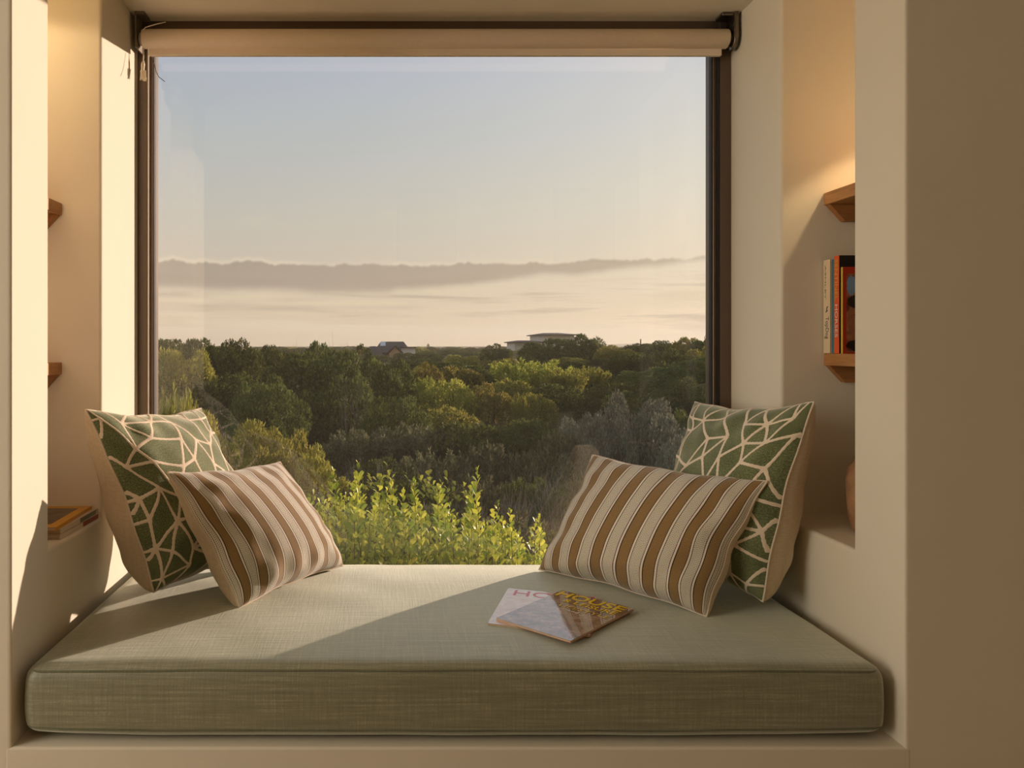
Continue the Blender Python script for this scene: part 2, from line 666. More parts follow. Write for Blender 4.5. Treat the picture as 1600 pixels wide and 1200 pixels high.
# right bracket: rounded dark metal cheek with a foot
bm = bmesh.new()
rx = (1141 - VX) / F * DB
prof = []
for k in range(13):
    a = math.pi + math.pi * k / 12
    prof.append((DB + .032 * math.cos(a), zc - .004 + .034 * math.sin(a)))
prof += [(DB + .032, ZCEIL), (DB - .032, ZCEIL)]
A = [bm.verts.new((rx, y, z)) for y, z in prof]
B = [bm.verts.new((rx + .014, y, z)) for y, z in prof]
bm.faces.new(A)
bm.faces.new(B[::-1])
for i in range(len(prof)):
    j = (i + 1) % len(prof)
    bm.faces.new((A[i], B[i], B[j], A[j]))
keep(link('bracket', done(bm, 'bracket', .004, 3, True), M_CHROME), bl)
keep(box('bracket_foot', rx - .036, rx + .010, DB - .026, DB + .03, ZCEIL - .012, ZCEIL, M_CHROME, bev=.004, seg=3), bl)
# loose threads and the frayed cord end on the left
keep(link('loose_thread', tube_mesh('loose_thread', [P(224, 47, 2.41), P(227, 43, 2.41), P(233, 41, 2.40), P(245, 37.5, 2.395), P(259, 34.5, 2.39)], .0013, 6), M_CORD), bl)
keep(link('loose_thread', tube_mesh('loose_thread', [P(236, 88, 2.43), P(241, 100, 2.43), P(244, 112, 2.425), P(248, 120, 2.42), P(253, 124, 2.42), P(257.5, 127.5, 2.42)], .0011, 6), M_DUSTCORD), bl)
cordt = thing('pull_cord', 'short white pull cord with a frayed end beside the blind bracket', 'cord', tuple(P(223, 75, 2.44)))
keep(link('cord', tube_mesh('cord', [P(224, 72, 2.44), P(224.5, 84, 2.44), P(223.5, 98, 2.44)], .002, 6), M_CORD), cordt)
keep(link('knot', tube_mesh('knot', [P(224, 94, 2.44), P(223.5, 100, 2.44), P(223, 108, 2.44), P(223, 112, 2.44)], [.002, .006, .005, .007], 10), M_CORD), cordt)
fr_v, fr_f = [], []
for k in range(26):
    a = P(219.5 + random.random() * 8, 110, 2.44 + random.uniform(-.008, .008))
    b = P(219.0 + random.random() * 10, 119 + random.random() * 8, 2.44 + random.uniform(-.01, .01))
    i = len(fr_v)
    wv_ = Vector((.0022, 0, 0))
    wd_ = Vector((0, .0016, 0))
    fr_v += [a - wv_, a + wv_, b + wv_, b - wv_, a + wd_, b + wd_]
    fr_f += [(i, i + 1, i + 2, i + 3), (i + 1, i + 4, i + 5, i + 2), (i + 4, i, i + 3, i + 5)]
keep(link('fringe', mesh('fringe', fr_v, fr_f), M_CORD), cordt)


# ================================================================== SEAT CUSHION
def rounded_box(h, r, nx, ny, nz):
    """surface grid of a box of half sizes h with edge radius r"""
    def ticks(hh, n):
        inner = hh - r
        e = [-hh + r * (1 - math.cos(math.pi / 2 * k / 5)) for k in range(5)]
        mid = list(np.linspace(-inner, inner, n))
        return e + mid + [-q for q in reversed(e)]
    X, Y, Z = ticks(h[0], nx), ticks(h[1], ny), ticks(h[2], nz)
    vid, verts, faces = {}, [], []

    def vert(i, j, k):
        key = (i, j, k)
        if key not in vid:
            p = Vector((X[i], Y[j], Z[k]))
            q = Vector([max(-(h[a] - r), min(h[a] - r, p[a])) for a in range(3)])
            d = p - q
            if d.length > 1e-9:
                d = d.normalized() * r
            vid[key] = len(verts)
            verts.append(q + d)
        return vid[key]
    a, b, c = len(X) - 1, len(Y) - 1, len(Z) - 1
    for i in range(a):
        for j in range(b):
            faces.append((vert(i, j, 0), vert(i, j + 1, 0), vert(i + 1, j + 1, 0), vert(i + 1, j, 0)))
            faces.append((vert(i, j, c), vert(i + 1, j, c), vert(i + 1, j + 1, c), vert(i, j + 1, c)))
    for i in range(a):
        for k in range(c):
            faces.append((vert(i, 0, k), vert(i + 1, 0, k), vert(i + 1, 0, k + 1), vert(i, 0, k + 1)))
            faces.append((vert(i, b, k), vert(i, b, k + 1), vert(i + 1, b, k + 1), vert(i + 1, b, k)))
    for j in range(b):
        for k in range(c):
            faces.append((vert(0, j, k), vert(0, j, k + 1), vert(0, j + 1, k + 1), vert(0, j + 1, k)))
            faces.append((vert(a, j, k), vert(a, j + 1, k), vert(a, j + 1, k + 1), vert(a, j, k + 1)))
    return verts, faces


SR = .030
SX0, SX1, SY0, SY1, SZ0, SZ1 = -.793, 1.088, 1.672, 2.483, ZLEDGE + .001, .465
sh = ((SX1 - SX0) / 2, (SY1 - SY0) / 2, (SZ1 - SZ0) / 2)
sc_ = Vector(((SX0 + SX1) / 2, (SY0 + SY1) / 2, (SZ0 + SZ1) / 2))


def seat_def(p):
    u, v, w_ = p.x / sh[0], p.y / sh[1], p.z / sh[2]
    q = p.copy()
    q.z += .016 * max(0, w_) * max(0, 1 - abs(u) ** 3) * max(0, 1 - abs(v + .1) ** 2.5) ** .8
    if w_ < 0:      # underside rounds up a little at its edges
        q.z += .010 * (abs(u) ** 8 + max(0, -v) ** 8) * -w_
    q.y -= .006 * max(0, -v) ** 3 * (1 - w_ * w_) * (1 - .5 * u * u)
    q.x += .006 * abs(u) ** 3 * math.copysign(1, u) * (1 - w_ * w_)
    q.z += .0016 * noise.noise(Vector((p.x * 7, p.y * 7, p.z * 9)))
    q.y += .0016 * noise.noise(Vector((p.x * 6, p.z * 14, 3.3)))
    return q


v_, f_ = rounded_box(sh, SR, 90, 42, 10)
seat = thing('seat_cushion', 'long sage green linen seat cushion filling the window bench', 'cushion', (sc_.x, sc_.y, SZ0))
keep(link('cushion_body', mesh('cushion_body', [seat_def(p) + sc_ for p in v_], f_, True), M_SEAT), seat)


def seam_loop(zf):
    pts = []
    r = SR
    dz = max(0, r - (sh[2] - abs(zf) * sh[2]))
    ins = r - math.sqrt(r * r - dz * dz)
    hx, hy = sh[0] - ins, sh[1] - ins
    ring = []
    for (cx, cy, a0) in ((hx - r, -hy + r, -90), (hx - r, hy - r, 0), (-hx + r, hy - r, 90), (-hx + r, -hy + r, 180)):
        for k in range(7):
            a = R(a0 + 90 * k / 6)
            ring.append((cx + r * math.cos(a), cy + r * math.sin(a)))
    full = []
    for i, a in enumerate(ring):
        b = ring[(i + 1) % len(ring)]
        n = max(1, int(math.hypot(b[0] - a[0], b[1] - a[1]) / .05))
        for k in range(n):
            full.append((a[0] + (b[0] - a[0]) * k / n, a[1] + (b[1] - a[1]) * k / n))
    for (x, y) in full:
        s_ = .985
        pts.append(seat_def(Vector((x * .9985, y * .9985, zf * sh[2]))) + sc_)
    return pts


for zf in (.85, -.74):
    keep(link('piping', tube_mesh('piping', seam_loop(zf), .0028, 8, True), M_SEAM), seat)


# ================================================================== PILLOWS
class Pillow:
    def __init__(s, c00, c10, c11, c01, T, pinch=.06, seed=0, back=1.0, wrinkle=.004):
        s.c = [np.array(c) for c in (c00, c10, c11, c01)]
        s.T, s.k, s.seed, s.back, s.wr = T, pinch, seed, back, wrinkle
        e1 = s.c[1] - s.c[0] + s.c[2] - s.c[3]
        e2 = s.c[3] - s.c[0] + s.c[2] - s.c[1]
        s.uvw = None
        s.w, s.h = np.linalg.norm(e1) / 2, np.linalg.norm(e2) / 2
        n = np.cross(e1, e2)
        s.n = n / np.linalg.norm(n)

    def S(s, u, v, side=1):
        """side +1 front, -1 back"""
        u = np.sign(u) * (1 - np.clip(1 - np.abs(u), 0, 1) ** 1.3)
        v = np.sign(v) * (1 - np.clip(1 - np.abs(v), 0, 1) ** 1.3)
        k = s.k
        wob = .016 * np.sin(8 * v + s.seed) * (1 - v * v)
        wob2 = .014 * np.sin(8 * u + 2 * s.seed) * (1 - u * u)
        uu = u * (1 - k * (1 - v * v)) + wob * u * u
        vv = v * (1 - k * (1 - u * u)) + wob2 * v * v
        a, b = (uu + 1) / 2, (vv + 1) / 2
        p = (np.outer((1 - a) * (1 - b), s.c[0]) + np.outer(a * (1 - b), s.c[1]) + np.outer(a * b, s.c[2]) + np.outer((1 - a) * b, s.c[3]))
        q = np.clip((1 - np.abs(u) ** 2.3), 0, 1) * np.clip((1 - np.abs(v) ** 2.3), 0, 1)
        t_ = s.T * q ** (.46 if side > 0 else .36) * (1 - .26 * v)
        if side < 0:
            t_ = t_ * s.back
        # folds running in from the seam
        ed = np.clip(q * 3.5, 0, 1) * (1 - np.clip(q, 0, 1)) ** 1.5
        fold = np.sin(11 * (u - v) + 3 * np.sin(2.1 * u + 1.7 * v + s.seed)) + .8 * np.sin(15 * (u + .6 * v) + s.seed * 2.0)
        t_ = t_ + s.wr * fold * ed
        return p + np.outer(t_ * side, s.n)

    def N(s, u, v, side=1):
        e = .004
        a = s.S(u + e, v, side) - s.S(u - e, v, side)
        b = s.S(u, v + e, side) - s.S(u, v - e, side)
        n = np.cross(a, b) * side
        return n / (np.linalg.norm(n, axis=1, keepdims=True) + 1e-12)

    def panel(s, name, side, n=56):
        tk = np.sin(np.linspace(-math.pi / 2, math.pi / 2, n + 1))
        tk = .4 * tk + .6 * np.linspace(-1, 1, n + 1)
        U, V = np.meshgrid(tk, tk)
        pts = s.S(U.ravel(), V.ravel(), side)
        faces = []
        for j in range(n):
            for i in range(n):
                q = (j * (n + 1) + i, j * (n + 1) + i + 1, (j + 1) * (n + 1) + i + 1, (j + 1) * (n + 1) + i)
                faces.append(q if side > 0 else q[::-1])
        me = mesh(name, pts, faces, True)
        ul = me.uv_layers.new(name='UVMap')
        uvs = np.stack([(U.ravel() + 1) / 2 * (s.uvw or s.w), (V.ravel() + 1) / 2 * s.h], 1)
        li = np.empty(len(me.loops), dtype=np.int32)
        me.loops.foreach_get('vertex_index', li)
        ul.data.foreach_set('uv', uvs[li].ravel().astype(np.float32))
        return me

    def edge(s, n=40):
        q = np.linspace(-1, 1, n, endpoint=False)
        u = np.concatenate([q, np.ones(n), -q, -np.ones(n)])
        v = np.concatenate([-np.ones(n), q, np.ones(n), -q])
        return [Vector(p) for p in s.S(u, v, 1)]

    def web(s, seed, pitch=.086, width=.0072):
        rr = random.Random(seed)
        pts = []
        nx, ny = int(round(s.w / pitch)) + 2, int(round(s.h / (pitch * .9))) + 2
        for j in range(-1, ny + 1):
            for i in range(-1, nx + 1):
                x = (i + .5 * (j % 2) + rr.uniform(-.30, .30)) / (nx - 1)
                y = (j + rr.uniform(-.30, .30)) / (ny - 1)
                pts.append(Vector((x, y)))
        res = delaunay_2d_cdt(pts, [], [], 0, 1e-6)
        P2, E2 = res[0], res[1]
        deg = {}
        for a, b in E2:
            deg[a] = deg.get(a, 0) + 1
            deg[b] = deg.get(b, 0) + 1
        E2 = list(E2)
        rr.shuffle(E2)
        keepE = []
        for a, b in sorted(E2, key=lambda e: -(P2[e[0]] - P2[e[1]]).length + rr.uniform(-.10, .10)):
            if deg[a] > 4 and deg[b] > 4 and rr.random() < .42:
                deg[a] -= 1
                deg[b] -= 1
            else:
                keepE.append((a, b))
        V, Fc = [], []

        def strip(a, b):
            n = 44
            ax_, ay_, bx_, by_ = a.x * 2 - 1, a.y * 2 - 1, b.x * 2 - 1, b.y * 2 - 1
            t0_, t1_ = 0.0, 1.0
            for p0, p1 in ((ax_, bx_), (ay_, by_)):
                for lim in (-.9995, .9995):
                    if abs(p1 - p0) < 1e-9:
                        continue
                    tc_ = (lim - p0) / (p1 - p0)
                    if (p1 - p0) * lim < 0:
                        t0_ = max(t0_, tc_)
                    else:
                        t1_ = min(t1_, tc_)
            if t1_ - t0_ < .02:
                return
            t_ = t0_ + (t1_ - t0_) * (1 - np.cos(np.linspace(0, math.pi, n))) / 2
            x = ax_ + (bx_ - ax_) * t_
            y = ay_ + (by_ - ay_) * t_
            ok = (np.abs(x) < .9999) & (np.abs(y) < .9999)
            dx_, dy_ = (b.x - a.x) * s.w, (b.y - a.y) * s.h
            L = math.hypot(dx_, dy_) + 1e-9
            px, py = -dy_ / L, dx_ / L
            wd = width * (.5 + .28 * (np.abs(2 * t_ - 1)) ** 5) * (1 + .10 * np.sin(40 * t_ + seed))
            rows = []
            for o_, lift in ((-1, .0002), (0, .0016), (1, .0002)):
                uu, vv = x + 2 * px * wd * o_ / s.w, y + 2 * py * wd * o_ / s.h
                uu, vv = np.clip(uu, -.9996, .9996), np.clip(vv, -.9996, .9996)
                rows.append(s.S(uu, vv) + s.N(uu, vv) * lift)
            base_ = len(V)
            for i in range(n):
                for r_ in rows:
                    V.append(r_[i])
            for i in range(n - 1):
                if ok[i] and ok[i + 1]:
                    for k in (0, 1):
                        Fc.append((base_ + 3 * i + k, base_ + 3 * i + 3 + k, base_ + 3 * i + 4 + k, base_ + 3 * i + 1 + k))
        for a, b in keepE:
            strip(P2[a], P2[b])
        me = mesh('embroidered_lines', V, Fc, True)
        bm_ = bmesh.new()
        bm_.from_mesh(me)
        bmesh.ops.delete(bm_, geom=[q for q in bm_.verts if not q.link_faces], context='VERTS')
        bm_.to_mesh(me)
        bm_.free()
        return me


def make_pillow(pl, label, front, pipe, lines=None, group=None):
    bottom = min(pl.c[0][2], pl.c[1][2])
    root = thing('throw_pillow', label, 'pillow', (float(np.mean([q[0] for q in pl.c])), float(np.mean([q[1] for q in pl.c])), float(bottom)), group)
    keep(link('front_panel', pl.panel('front_panel', 1), front), root)
    keep(link('back_panel', pl.panel('back_panel', -1), M_BEIGE), root)
    keep(link('piping', tube_mesh('piping', pl.edge(), .0026, 8, True), pipe), root)
    if lines is not None:
        keep(link('embroidered_lines', pl.web(*lines), M_LINE), root)['kind'] = 'stuff'
    return root


GRP = 'throw pillows on the window seat'
ZS = .4772


def at_z(px, py, z):
    D = (CZ - z) * F / (py - VY)
    return P(px, py, D)


p1 = Pillow(P(240, 925, 2.05), P(404, 880, 2.43), P(314, 638, 2.455), P(134, 640, 1.96), .115, .085, 1.0, 1.40, .007)
make_pillow(p1, 'large green pillow with a cream line web leaning on the sunlit wall', M_GREEN, M_CREAMPIPE, (11,), GRP)
p2 = Pillow(at_z(374, 950, ZS), at_z(536, 884, ZS + .002), P(438, 722, 2.42), P(262, 738, 2.00), .095, .07, 2.2, 1.1, .005)
p2.uvw = .54
make_pillow(p2, 'small brown and cream striped pillow lit by the sun, in front of the sunlit wall', M_STRIPE, M_CREAMPIPE, None, GRP)
p3 = Pillow(P(1044, 880, 2.44), P(1192, 940, 1.99), P(1272, 628, 1.93), P(1086, 628, 2.455), .115, .085, 3.1, 1.12, .007)
make_pillow(p3, 'large green pillow with a cream line web beside the niche with the vase', M_GREEN, M_CREAMPIPE, (23,), GRP)
p4 = Pillow(at_z(842, 890, ZS), at_z(1104, 963, ZS), P(1199, 752, 1.98), P(926, 711, 2.42), .100, .07, 4.4, 1.1, .005)
p4.uvw = .54
make_pillow(p4, 'small brown and cream striped pillow with a shaded face, behind the two magazines', M_STRIPE, M_CREAMPIPE, None, GRP)


# ================================================================== MAGAZINES, BOOKS, SHELVES, VASE
def text_mesh(txt, size, extrude=.0002, align='LEFT', shear=0.0, bold=0.0):
    cu = bpy.data.curves.new('t', 'FONT')
    cu.body = txt
    cu.size = size
    cu.extrude = extrude
    cu.align_x = align
    cu.shear = shear
    cu.offset = bold
    cu.resolution_u = 3
    o = bpy.data.objects.new('t', cu)
    COL.objects.link(o)
    dg = bpy.context.evaluated_depsgraph_get()
    me = bpy.data.meshes.new_from_object(o.evaluated_get(dg))
    bpy.data.objects.remove(o)
    bpy.data.curves.remove(cu)
    me.name = 'lettering'
    return me


def frame_matrix(origin, ux, uy):
    ux, uy = Vector(ux).normalized(), Vector(uy)
    uz = ux.cross(uy).normalized()
    uy = uz.cross(ux)
    M = Matrix.Identity(4)
    for i in range(3):
        M[i][0], M[i][1], M[i][2], M[i][3] = ux[i], uy[i], uz[i], origin[i]
    return M


def fit_text(me, width=None, height=None):
    n = len(me.vertices)
    co = np.empty(n * 3, dtype=np.float32)
    me.vertices.foreach_get('co', co)
    co = co.reshape(-1, 3)
    lo, hi = co.min(0), co.max(0)
    co[:, :2] -= lo[:2]
    if width:
        co[:, 0] *= width / (hi[0] - lo[0])
    if height:
        co[:, 1] *= height / (hi[1] - lo[1])
    me.vertices.foreach_set('co', co.ravel())
    return me


def glossy(name, node_color_fn, rough=.14):
    m, t, out = mat(name)
    shiny = 1.0 if rough < .2 else 0.0
    principled(t, out, node_color_fn(t), rough, .7, **{'Coat Weight': shiny, 'Coat Roughness': .04, 'Coat IOR': 1.9})
    return m


def cover_brown(t):
    o = t.new('ShaderNodeTexCoord').outputs['Object']
    a = t.noise(o, 38, 5, .65)
    b = t.noise(t.vscale(o, (30, 120, 30)), 1, 3)
    return t.ramp(t.m('ADD', t.m('MULTIPLY', a, .75), t.m('MULTIPLY', b, .25)),
                  [(.30, rgb(48, 36, 30)), (.44, rgb(112, 84, 70)), (.54, rgb(150, 120, 104)), (.66, rgb(172, 150, 136)), (.78, rgb(120, 70, 44))])


def cover_pink(t):
    o = t.new('ShaderNodeTexCoord').outputs['Object']
    a = t.noise(o, 22, 4, .6)
    return t.ramp(a, [(.35, rgb(214, 186, 184)), (.55, rgb(232, 214, 208)), (.7, rgb(206, 196, 200))])


def pages(t):
    o = t.new('ShaderNodeTexCoord').outputs['Object']
    a = t.noise(t.vscale(o, (3, 3, 1400)), 1, 2)
    return t.ramp(a, [(.3, rgb(176, 150, 122)), (.7, rgb(224, 204, 178))])


M_COVB = glossy('brown_photo_cover', cover_brown)
M_COVP = glossy('pink_white_cover', cover_pink)
M_PAGE = glossy('page_edges', pages, .8)
M_YEL = plain('yellow_ink', rgb(234, 200, 40), .2, .6, var=.03)
M_YEL2 = plain('pale_yellow_ink', rgb(220, 190, 84), .25, .5)
M_PINKINK = plain('pink_ink', rgb(214, 96, 110), .2, .6)
M_WHITE = plain('white_ink', rgb(236, 230, 220), .3)
M_BLACK = plain('black_ink', rgb(22, 18, 16), .35)
M_ORANGE = plain('orange_spine', rgb(226, 92, 40), .45)
M_RUST = plain('rust_cover_edge', rgb(176, 84, 38), .3)


def magazine(label, origin, ux, uy, w_, h_, th, cover, back, curl=.0, seed=0):
    """flat magazine: spine along the y axis, title along x at the top (y = h)"""
    root = thing('magazine', label, 'magazine', origin)
    M = frame_matrix(origin, ux, uy)
    ct = .0006

    def slab(name, z0, z1, ins, material):
        n = 12
        V, Fc = [], []
        for j in range(n + 1):
            for i in range(n + 1):
                x, y = ins + (w_ - ins) * i / n, ins * .5 + (h_ - ins) * j / n
                lift = curl * ((x / w_) ** 2.5) * (1 - .4 * y / h_)
                for z in (z0, z1):
                    V.append(M @ Vector((x if ins == 0 else min(x, w_ - ins), y, z + lift * (z / th))))
        g = lambda i, j, k: (j * (n + 1) + i) * 2 + k
        for j in range(n):
            for i in range(n):
                Fc.append((g(i, j, 1), g(i + 1, j, 1), g(i + 1, j + 1, 1), g(i, j + 1, 1)))
                Fc.append((g(i, j, 0), g(i, j + 1, 0), g(i + 1, j + 1, 0), g(i + 1, j, 0)))
        for i in range(n):
            Fc.append((g(i, 0, 0), g(i + 1, 0, 0), g(i + 1, 0, 1), g(i, 0, 1)))
            Fc.append((g(i, n, 0), g(i, n, 1), g(i + 1, n, 1), g(i + 1, n, 0)))
            Fc.append((g(0, i, 0), g(0, i, 1), g(0, i + 1, 1), g(0, i + 1, 0)))
            Fc.append((g(n, i, 0), g(n, i + 1, 0), g(n, i + 1, 1), g(n, i, 1)))
        return keep(link(name, mesh(name, V, Fc), material), root)
    slab('back_cover', 0, ct, 0, back)
    slab('pages', ct, th - ct, .0012, M_PAGE)
    slab('front_cover', th - ct, th, 0, cover)
    return root, M


def lay_text(root, M, txt, x, y, z, w_, h_, material, name='lettering', shear=0, bold=0.0, rot=0):
    me = fit_text(text_mesh(txt, .03, .00015, shear=shear, bold=bold), w_, h_)
    o = link(name, me, material)
    o.matrix_world = M @ Matrix.Translation((x, y, z)) @ Matrix.Rotation(rot, 4, 'Z')
    keep(o, root)
    return o


zs = ZS + .0032


def flat(px, py, z):
    return at_z(px, py, z)


# lower magazine, pink and white
a = flat(762, 976, zs)
b = flat(793, 923, zs)
uy = (b - a)
uy.z = 0
uy.normalize()
ux = Vector((uy.y, -uy.x, 0))
lo_mag, M_lo = magazine('pink and white magazine lying underneath the brown magazine on the seat', a + Vector((0, 0, -.002)), ux, uy, .245, .288, .006, M_COVP, M_RUST, 0)
lay_text(lo_mag, M_lo, 'HOME', .022, .232, .0062, .20, .045, M_PINKINK, 'title_lettering')
for k, (px_, c_) in enumerate(((.150, M_PINKINK), (.176, M_RUST), (.196, M_YEL2), (.222, M_PINKINK))):
    o = box('cover_patch', px_, px_ + .014, .276, .286, .006, .0063, c_)
    o.matrix_world = M_lo
    keep(o, lo_mag)
o = box('cover_band', .0, .24, .205, .211, .006, .0062, M_COVP)
o.matrix_world = M_lo
keep(o, lo_mag)

# upper magazine
zt = zs + .0055
d_ = flat(768, 971, zt)
c_ = flat(892, 1004, zt)
a_ = flat(861, 925, zt)
uy = flat(990, 953, zt) - c_
uy.z = 0
hmag = uy.length
uy.normalize()
ux = Vector((uy.y, -uy.x, 0))
wmag = (c_ - d_).dot(ux)
d_ = c_ - ux * wmag
up_mag, M_up = magazine('glossy brown home magazine with a yellow title lying on top on the seat', d_ + Vector((0, 0, -.002)), ux, uy, wmag, hmag, .006, M_COVB, M_RUST, .0)
lay_text(up_mag, M_up, 'HOUSE', .008, hmag - .050, .0066, wmag - .018, .043, M_YEL, 'title_lettering', bold=.0006)
lay_text(up_mag, M_up, '& LEISURE', .050, hmag - .081, .0068, .150, .024, M_YEL, 'title_lettering', bold=.0003)
lay_text(up_mag, M_up, 'LIFESTYLE', .062, hmag - .119, .0070, .140, .018, M_YEL2, 'headline_lettering')
lay_text(up_mag, M_up, 'and', .10, hmag - .139, .0070, .03, .012, M_WHITE, 'headline_lettering')


# ------------------------------------------------------------------ niche shelves
def shelf(side, ztop, label):
    s = -1 if side < 0 else 1
    xf = (97 - VX) / F * DN1 if s < 0 else (1287 - VX) / F * DN1      # front edge
    xb = (XL - ND) if s < 0 else (XR + ND + .05)
    th = .034
    root = thing('niche_shelf', label, 'shelf', (xf, (DN0 + DN1) / 2, ztop - th))
    x0, x1 = min(xf, xb), max(xf, xb)
    keep(box('shelf_board', x0, x1, DN0, DN1, ztop - th, ztop, M_SHELF, bev=.0015, seg=2), root)
    for yy in ((DN1 - .022, DN1), (DN0, DN0 + .022)):
        bm = bmesh.new()
        zt_, zb = ztop - th, ztop - th - .048
        prof = [(xf + s * .004, zt_), (xf + s * .048, zb), (xb, zb), (xb, zt_)]
        A = [bm.verts.new((x, yy[0], z)) for x, z in prof]
        B = [bm.verts.new((x, yy[1], z)) for x, z in prof]
        bm.faces.new(A)
        bm.faces.new(B[::-1])
        for i in range(4):
            bm.faces.new((A[i], B[i], B[(i + 1) % 4], A[(i + 1) % 4]))
        cl = keep(link('cleat', done(bm, 'cleat', .001, 1), M_CLEAT), root)
        if yy[1] == DN1:
            cx, czz = xf + s * .064, zt_ - .021
            ring = [(cx + .0045 * math.cos(a), yy[0] - .0006, czz + .0045 * math.sin(a)) for a in np.linspace(0, 2 * math.pi, 16, endpoint=False)]
            sc = link('screw', tube_mesh('screw', ring, .0010, 6, True), M_CHROME)
            sc.parent = cl
            sc.matrix_parent_inverse = Matrix.Translation(-root.location)
    return root


zr1 = CZ - (302 - VY) / F * DN1
zr2 = CZ - (552 - VY) / F * DN1
zl1 = CZ - (318 - VY) / F * DN1
zl2 = CZ - (566 - VY) / F * DN1
shelf(1, zr1, 'empty oak shelf above the books in the niche with the vase')
shelf(1, zr2, 'oak shelf carrying the upright books in the niche with the vase')
shelf(-1, zl1, 'upper oak shelf in the niche with the magazine stack, just its end showing')
shelf(-1, zl2, 'lower oak shelf in the niche with the magazine stack, just its end showing')


# ------------------------------------------------------------------ books on the right shelf
def book(label, y0, y1, x0, depth, z0, h, cover, spine_mat=None, soft=.0015, cat='book', name='book'):
    """upright book, spine facing -x, covers facing -y / +y"""
    root = thing(name, label, cat, (x0 + depth / 2, (y0 + y1) / 2, z0))
    t_ = soft
    keep(box('front_cover', x0, x0 + depth, y0, y0 + t_, z0, z0 + h, cover), root)
    keep(box('back_cover', x0, x0 + depth, y1 - t_, y1, z0, z0 + h, cover), root)
    keep(box('spine', x0 - .0008, x0 + .001, y0, y1, z0, z0 + h, spine_mat or cover, bev=.0003, seg=1), root)
    keep(box('pages', x0 + .001, x0 + depth - .004, y0 + t_, y1 - t_, z0 + .002, z0 + h - .003, M_PAGE), root)
    return root


XS = (1287 - VX) / F * DN1 - .002
zb_ = zr2 + .0005


def spine_text(root, txt, yc, zlo, length, height, material, x, name='spine_lettering'):
    me = fit_text(text_mesh(txt, .02, .0001), length, height)
    o = link(name, me, material)
    # reads downwards: text x -> -z, text up -> +y ... seen from -x
    M = Matrix(((0, 0, -1, x), (0, -1, 0, yc + height / 2), (-1, 0, 0, zlo + length), (0, 0, 0, 1)))
    o.matrix_world = M
    keep(o, root)
    return o


M_CREAM = plain('cream_cover', rgb(228, 208, 176), .5)
M_CREAM2 = plain('pale_page_cover', rgb(214, 200, 172), .6)
M_TEAL = plain('teal_cover', rgb(70, 116, 128), .45, var=.2, scale=60)
bk1 = book('cream paperback with a black dog emblem on its spine, against the niche wall', 2.142, 2.174, XS, .13, zb_, .262, M_CREAM)
spine_text(bk1, 'TopDog', 2.158, zb_ + .040, .062, .020, M_BLACK, XS - .0012)
spine_text(bk1, 'ASHLEY', 2.164, zb_ + .150, .098, .006, plain('grey_ink', rgb(120, 104, 84), .5), XS - .0012)
# small dog silhouette
dog = [(0, 0), (.002, .006), (.006, .008), (.012, .008), (.014, .012), (.018, .011), (.017, .008), (.0145, .006), (.0135, .0), (.012, .0), (.0115, .004), (.005, .004), (.003, .0)]
V = [(XS - .0013, 2.152 + y * .9, zb_ + .132 - x) for x, y in dog] + [(XS - .0008, 2.152 + y * .9, zb_ + .132 - x) for x, y in dog]
nd = len(dog)
fc = [tuple(range(nd)), tuple(reversed(range(nd, 2 * nd)))] + [(i, (i + 1) % nd, nd + (i + 1) % nd, nd + i) for i in range(nd)]
keep(link('dog_emblem', mesh('dog_emblem', V, fc), M_BLACK), bk1)
bk2 = book('teal paperback between the cream and the orange spine', 2.122, 2.141, XS + .004, .13, zb_, .261, M_TEAL)
bk3 = book('orange-spined hardback with a black cover and white spine lettering', 2.098, 2.121, XS - .001, .17, zb_, .268, M_BLACK, M_ORANGE)
spine_text(bk3, 'SENTINEL', 2.1095, zb_ + .146, .112, .0125, M_YEL2, XS - .0024)
spine_text(bk3, 'HORSES', 2.1095, zb_ + .044, .090, .0125, M_WHITE, XS - .0024)
# magazine standing in front of the black cover, portrait on its front
M_RED = plain('red_border', rgb(176, 50, 26), .3)
M_SPY = plain('yellow_spine', rgb(206, 172, 52), .35)


def portrait(t):
    o = t.new('ShaderNodeTexCoord').outputs['Object']
    a = t.noise(o, 26, 3, .5)
    return t.ramp(a, [(.32, rgb(36, 22, 16)), (.48, rgb(104, 60, 38)), (.62, rgb(160, 104, 72)), (.75, rgb(120, 78, 58))])


M_PORT = glossy('portrait_print', portrait, .3)
YM = 2.055
XM = (1317 - VX) / F * YM
mg = book('red-bordered magazine with a portrait cover standing in front of the books', YM, YM + .008, XM, .20, zb_, .232, M_RED, M_SPY, .0008, 'magazine', 'magazine')
keep(box('portrait_print', XM + .010, XM + .19, YM - .0006, YM, zb_ + .004, zb_ + .214, M_PORT), mg)


def blob(name, cx, cz_, rx_, rz_, y, material, root, n=20, seed=0):
    rr = random.Random(seed)
    ring = [(cx + rx_ * math.cos(a) * rr.uniform(.86, 1.1), cz_ + rz_ * math.sin(a) * rr.uniform(.86, 1.1)) for a in np.linspace(0, 2 * math.pi, n, endpoint=False)]
    V = [(x, y, z) for x, z in ring] + [(x, y + .0004, z) for x, z in ring]
    fc = [tuple(range(n)), tuple(reversed(range(n, 2 * n)))] + [(i, n + i, n + (i + 1) % n, (i + 1) % n) for i in range(n)]
    return keep(link(name, mesh(name, V, fc), material), root)


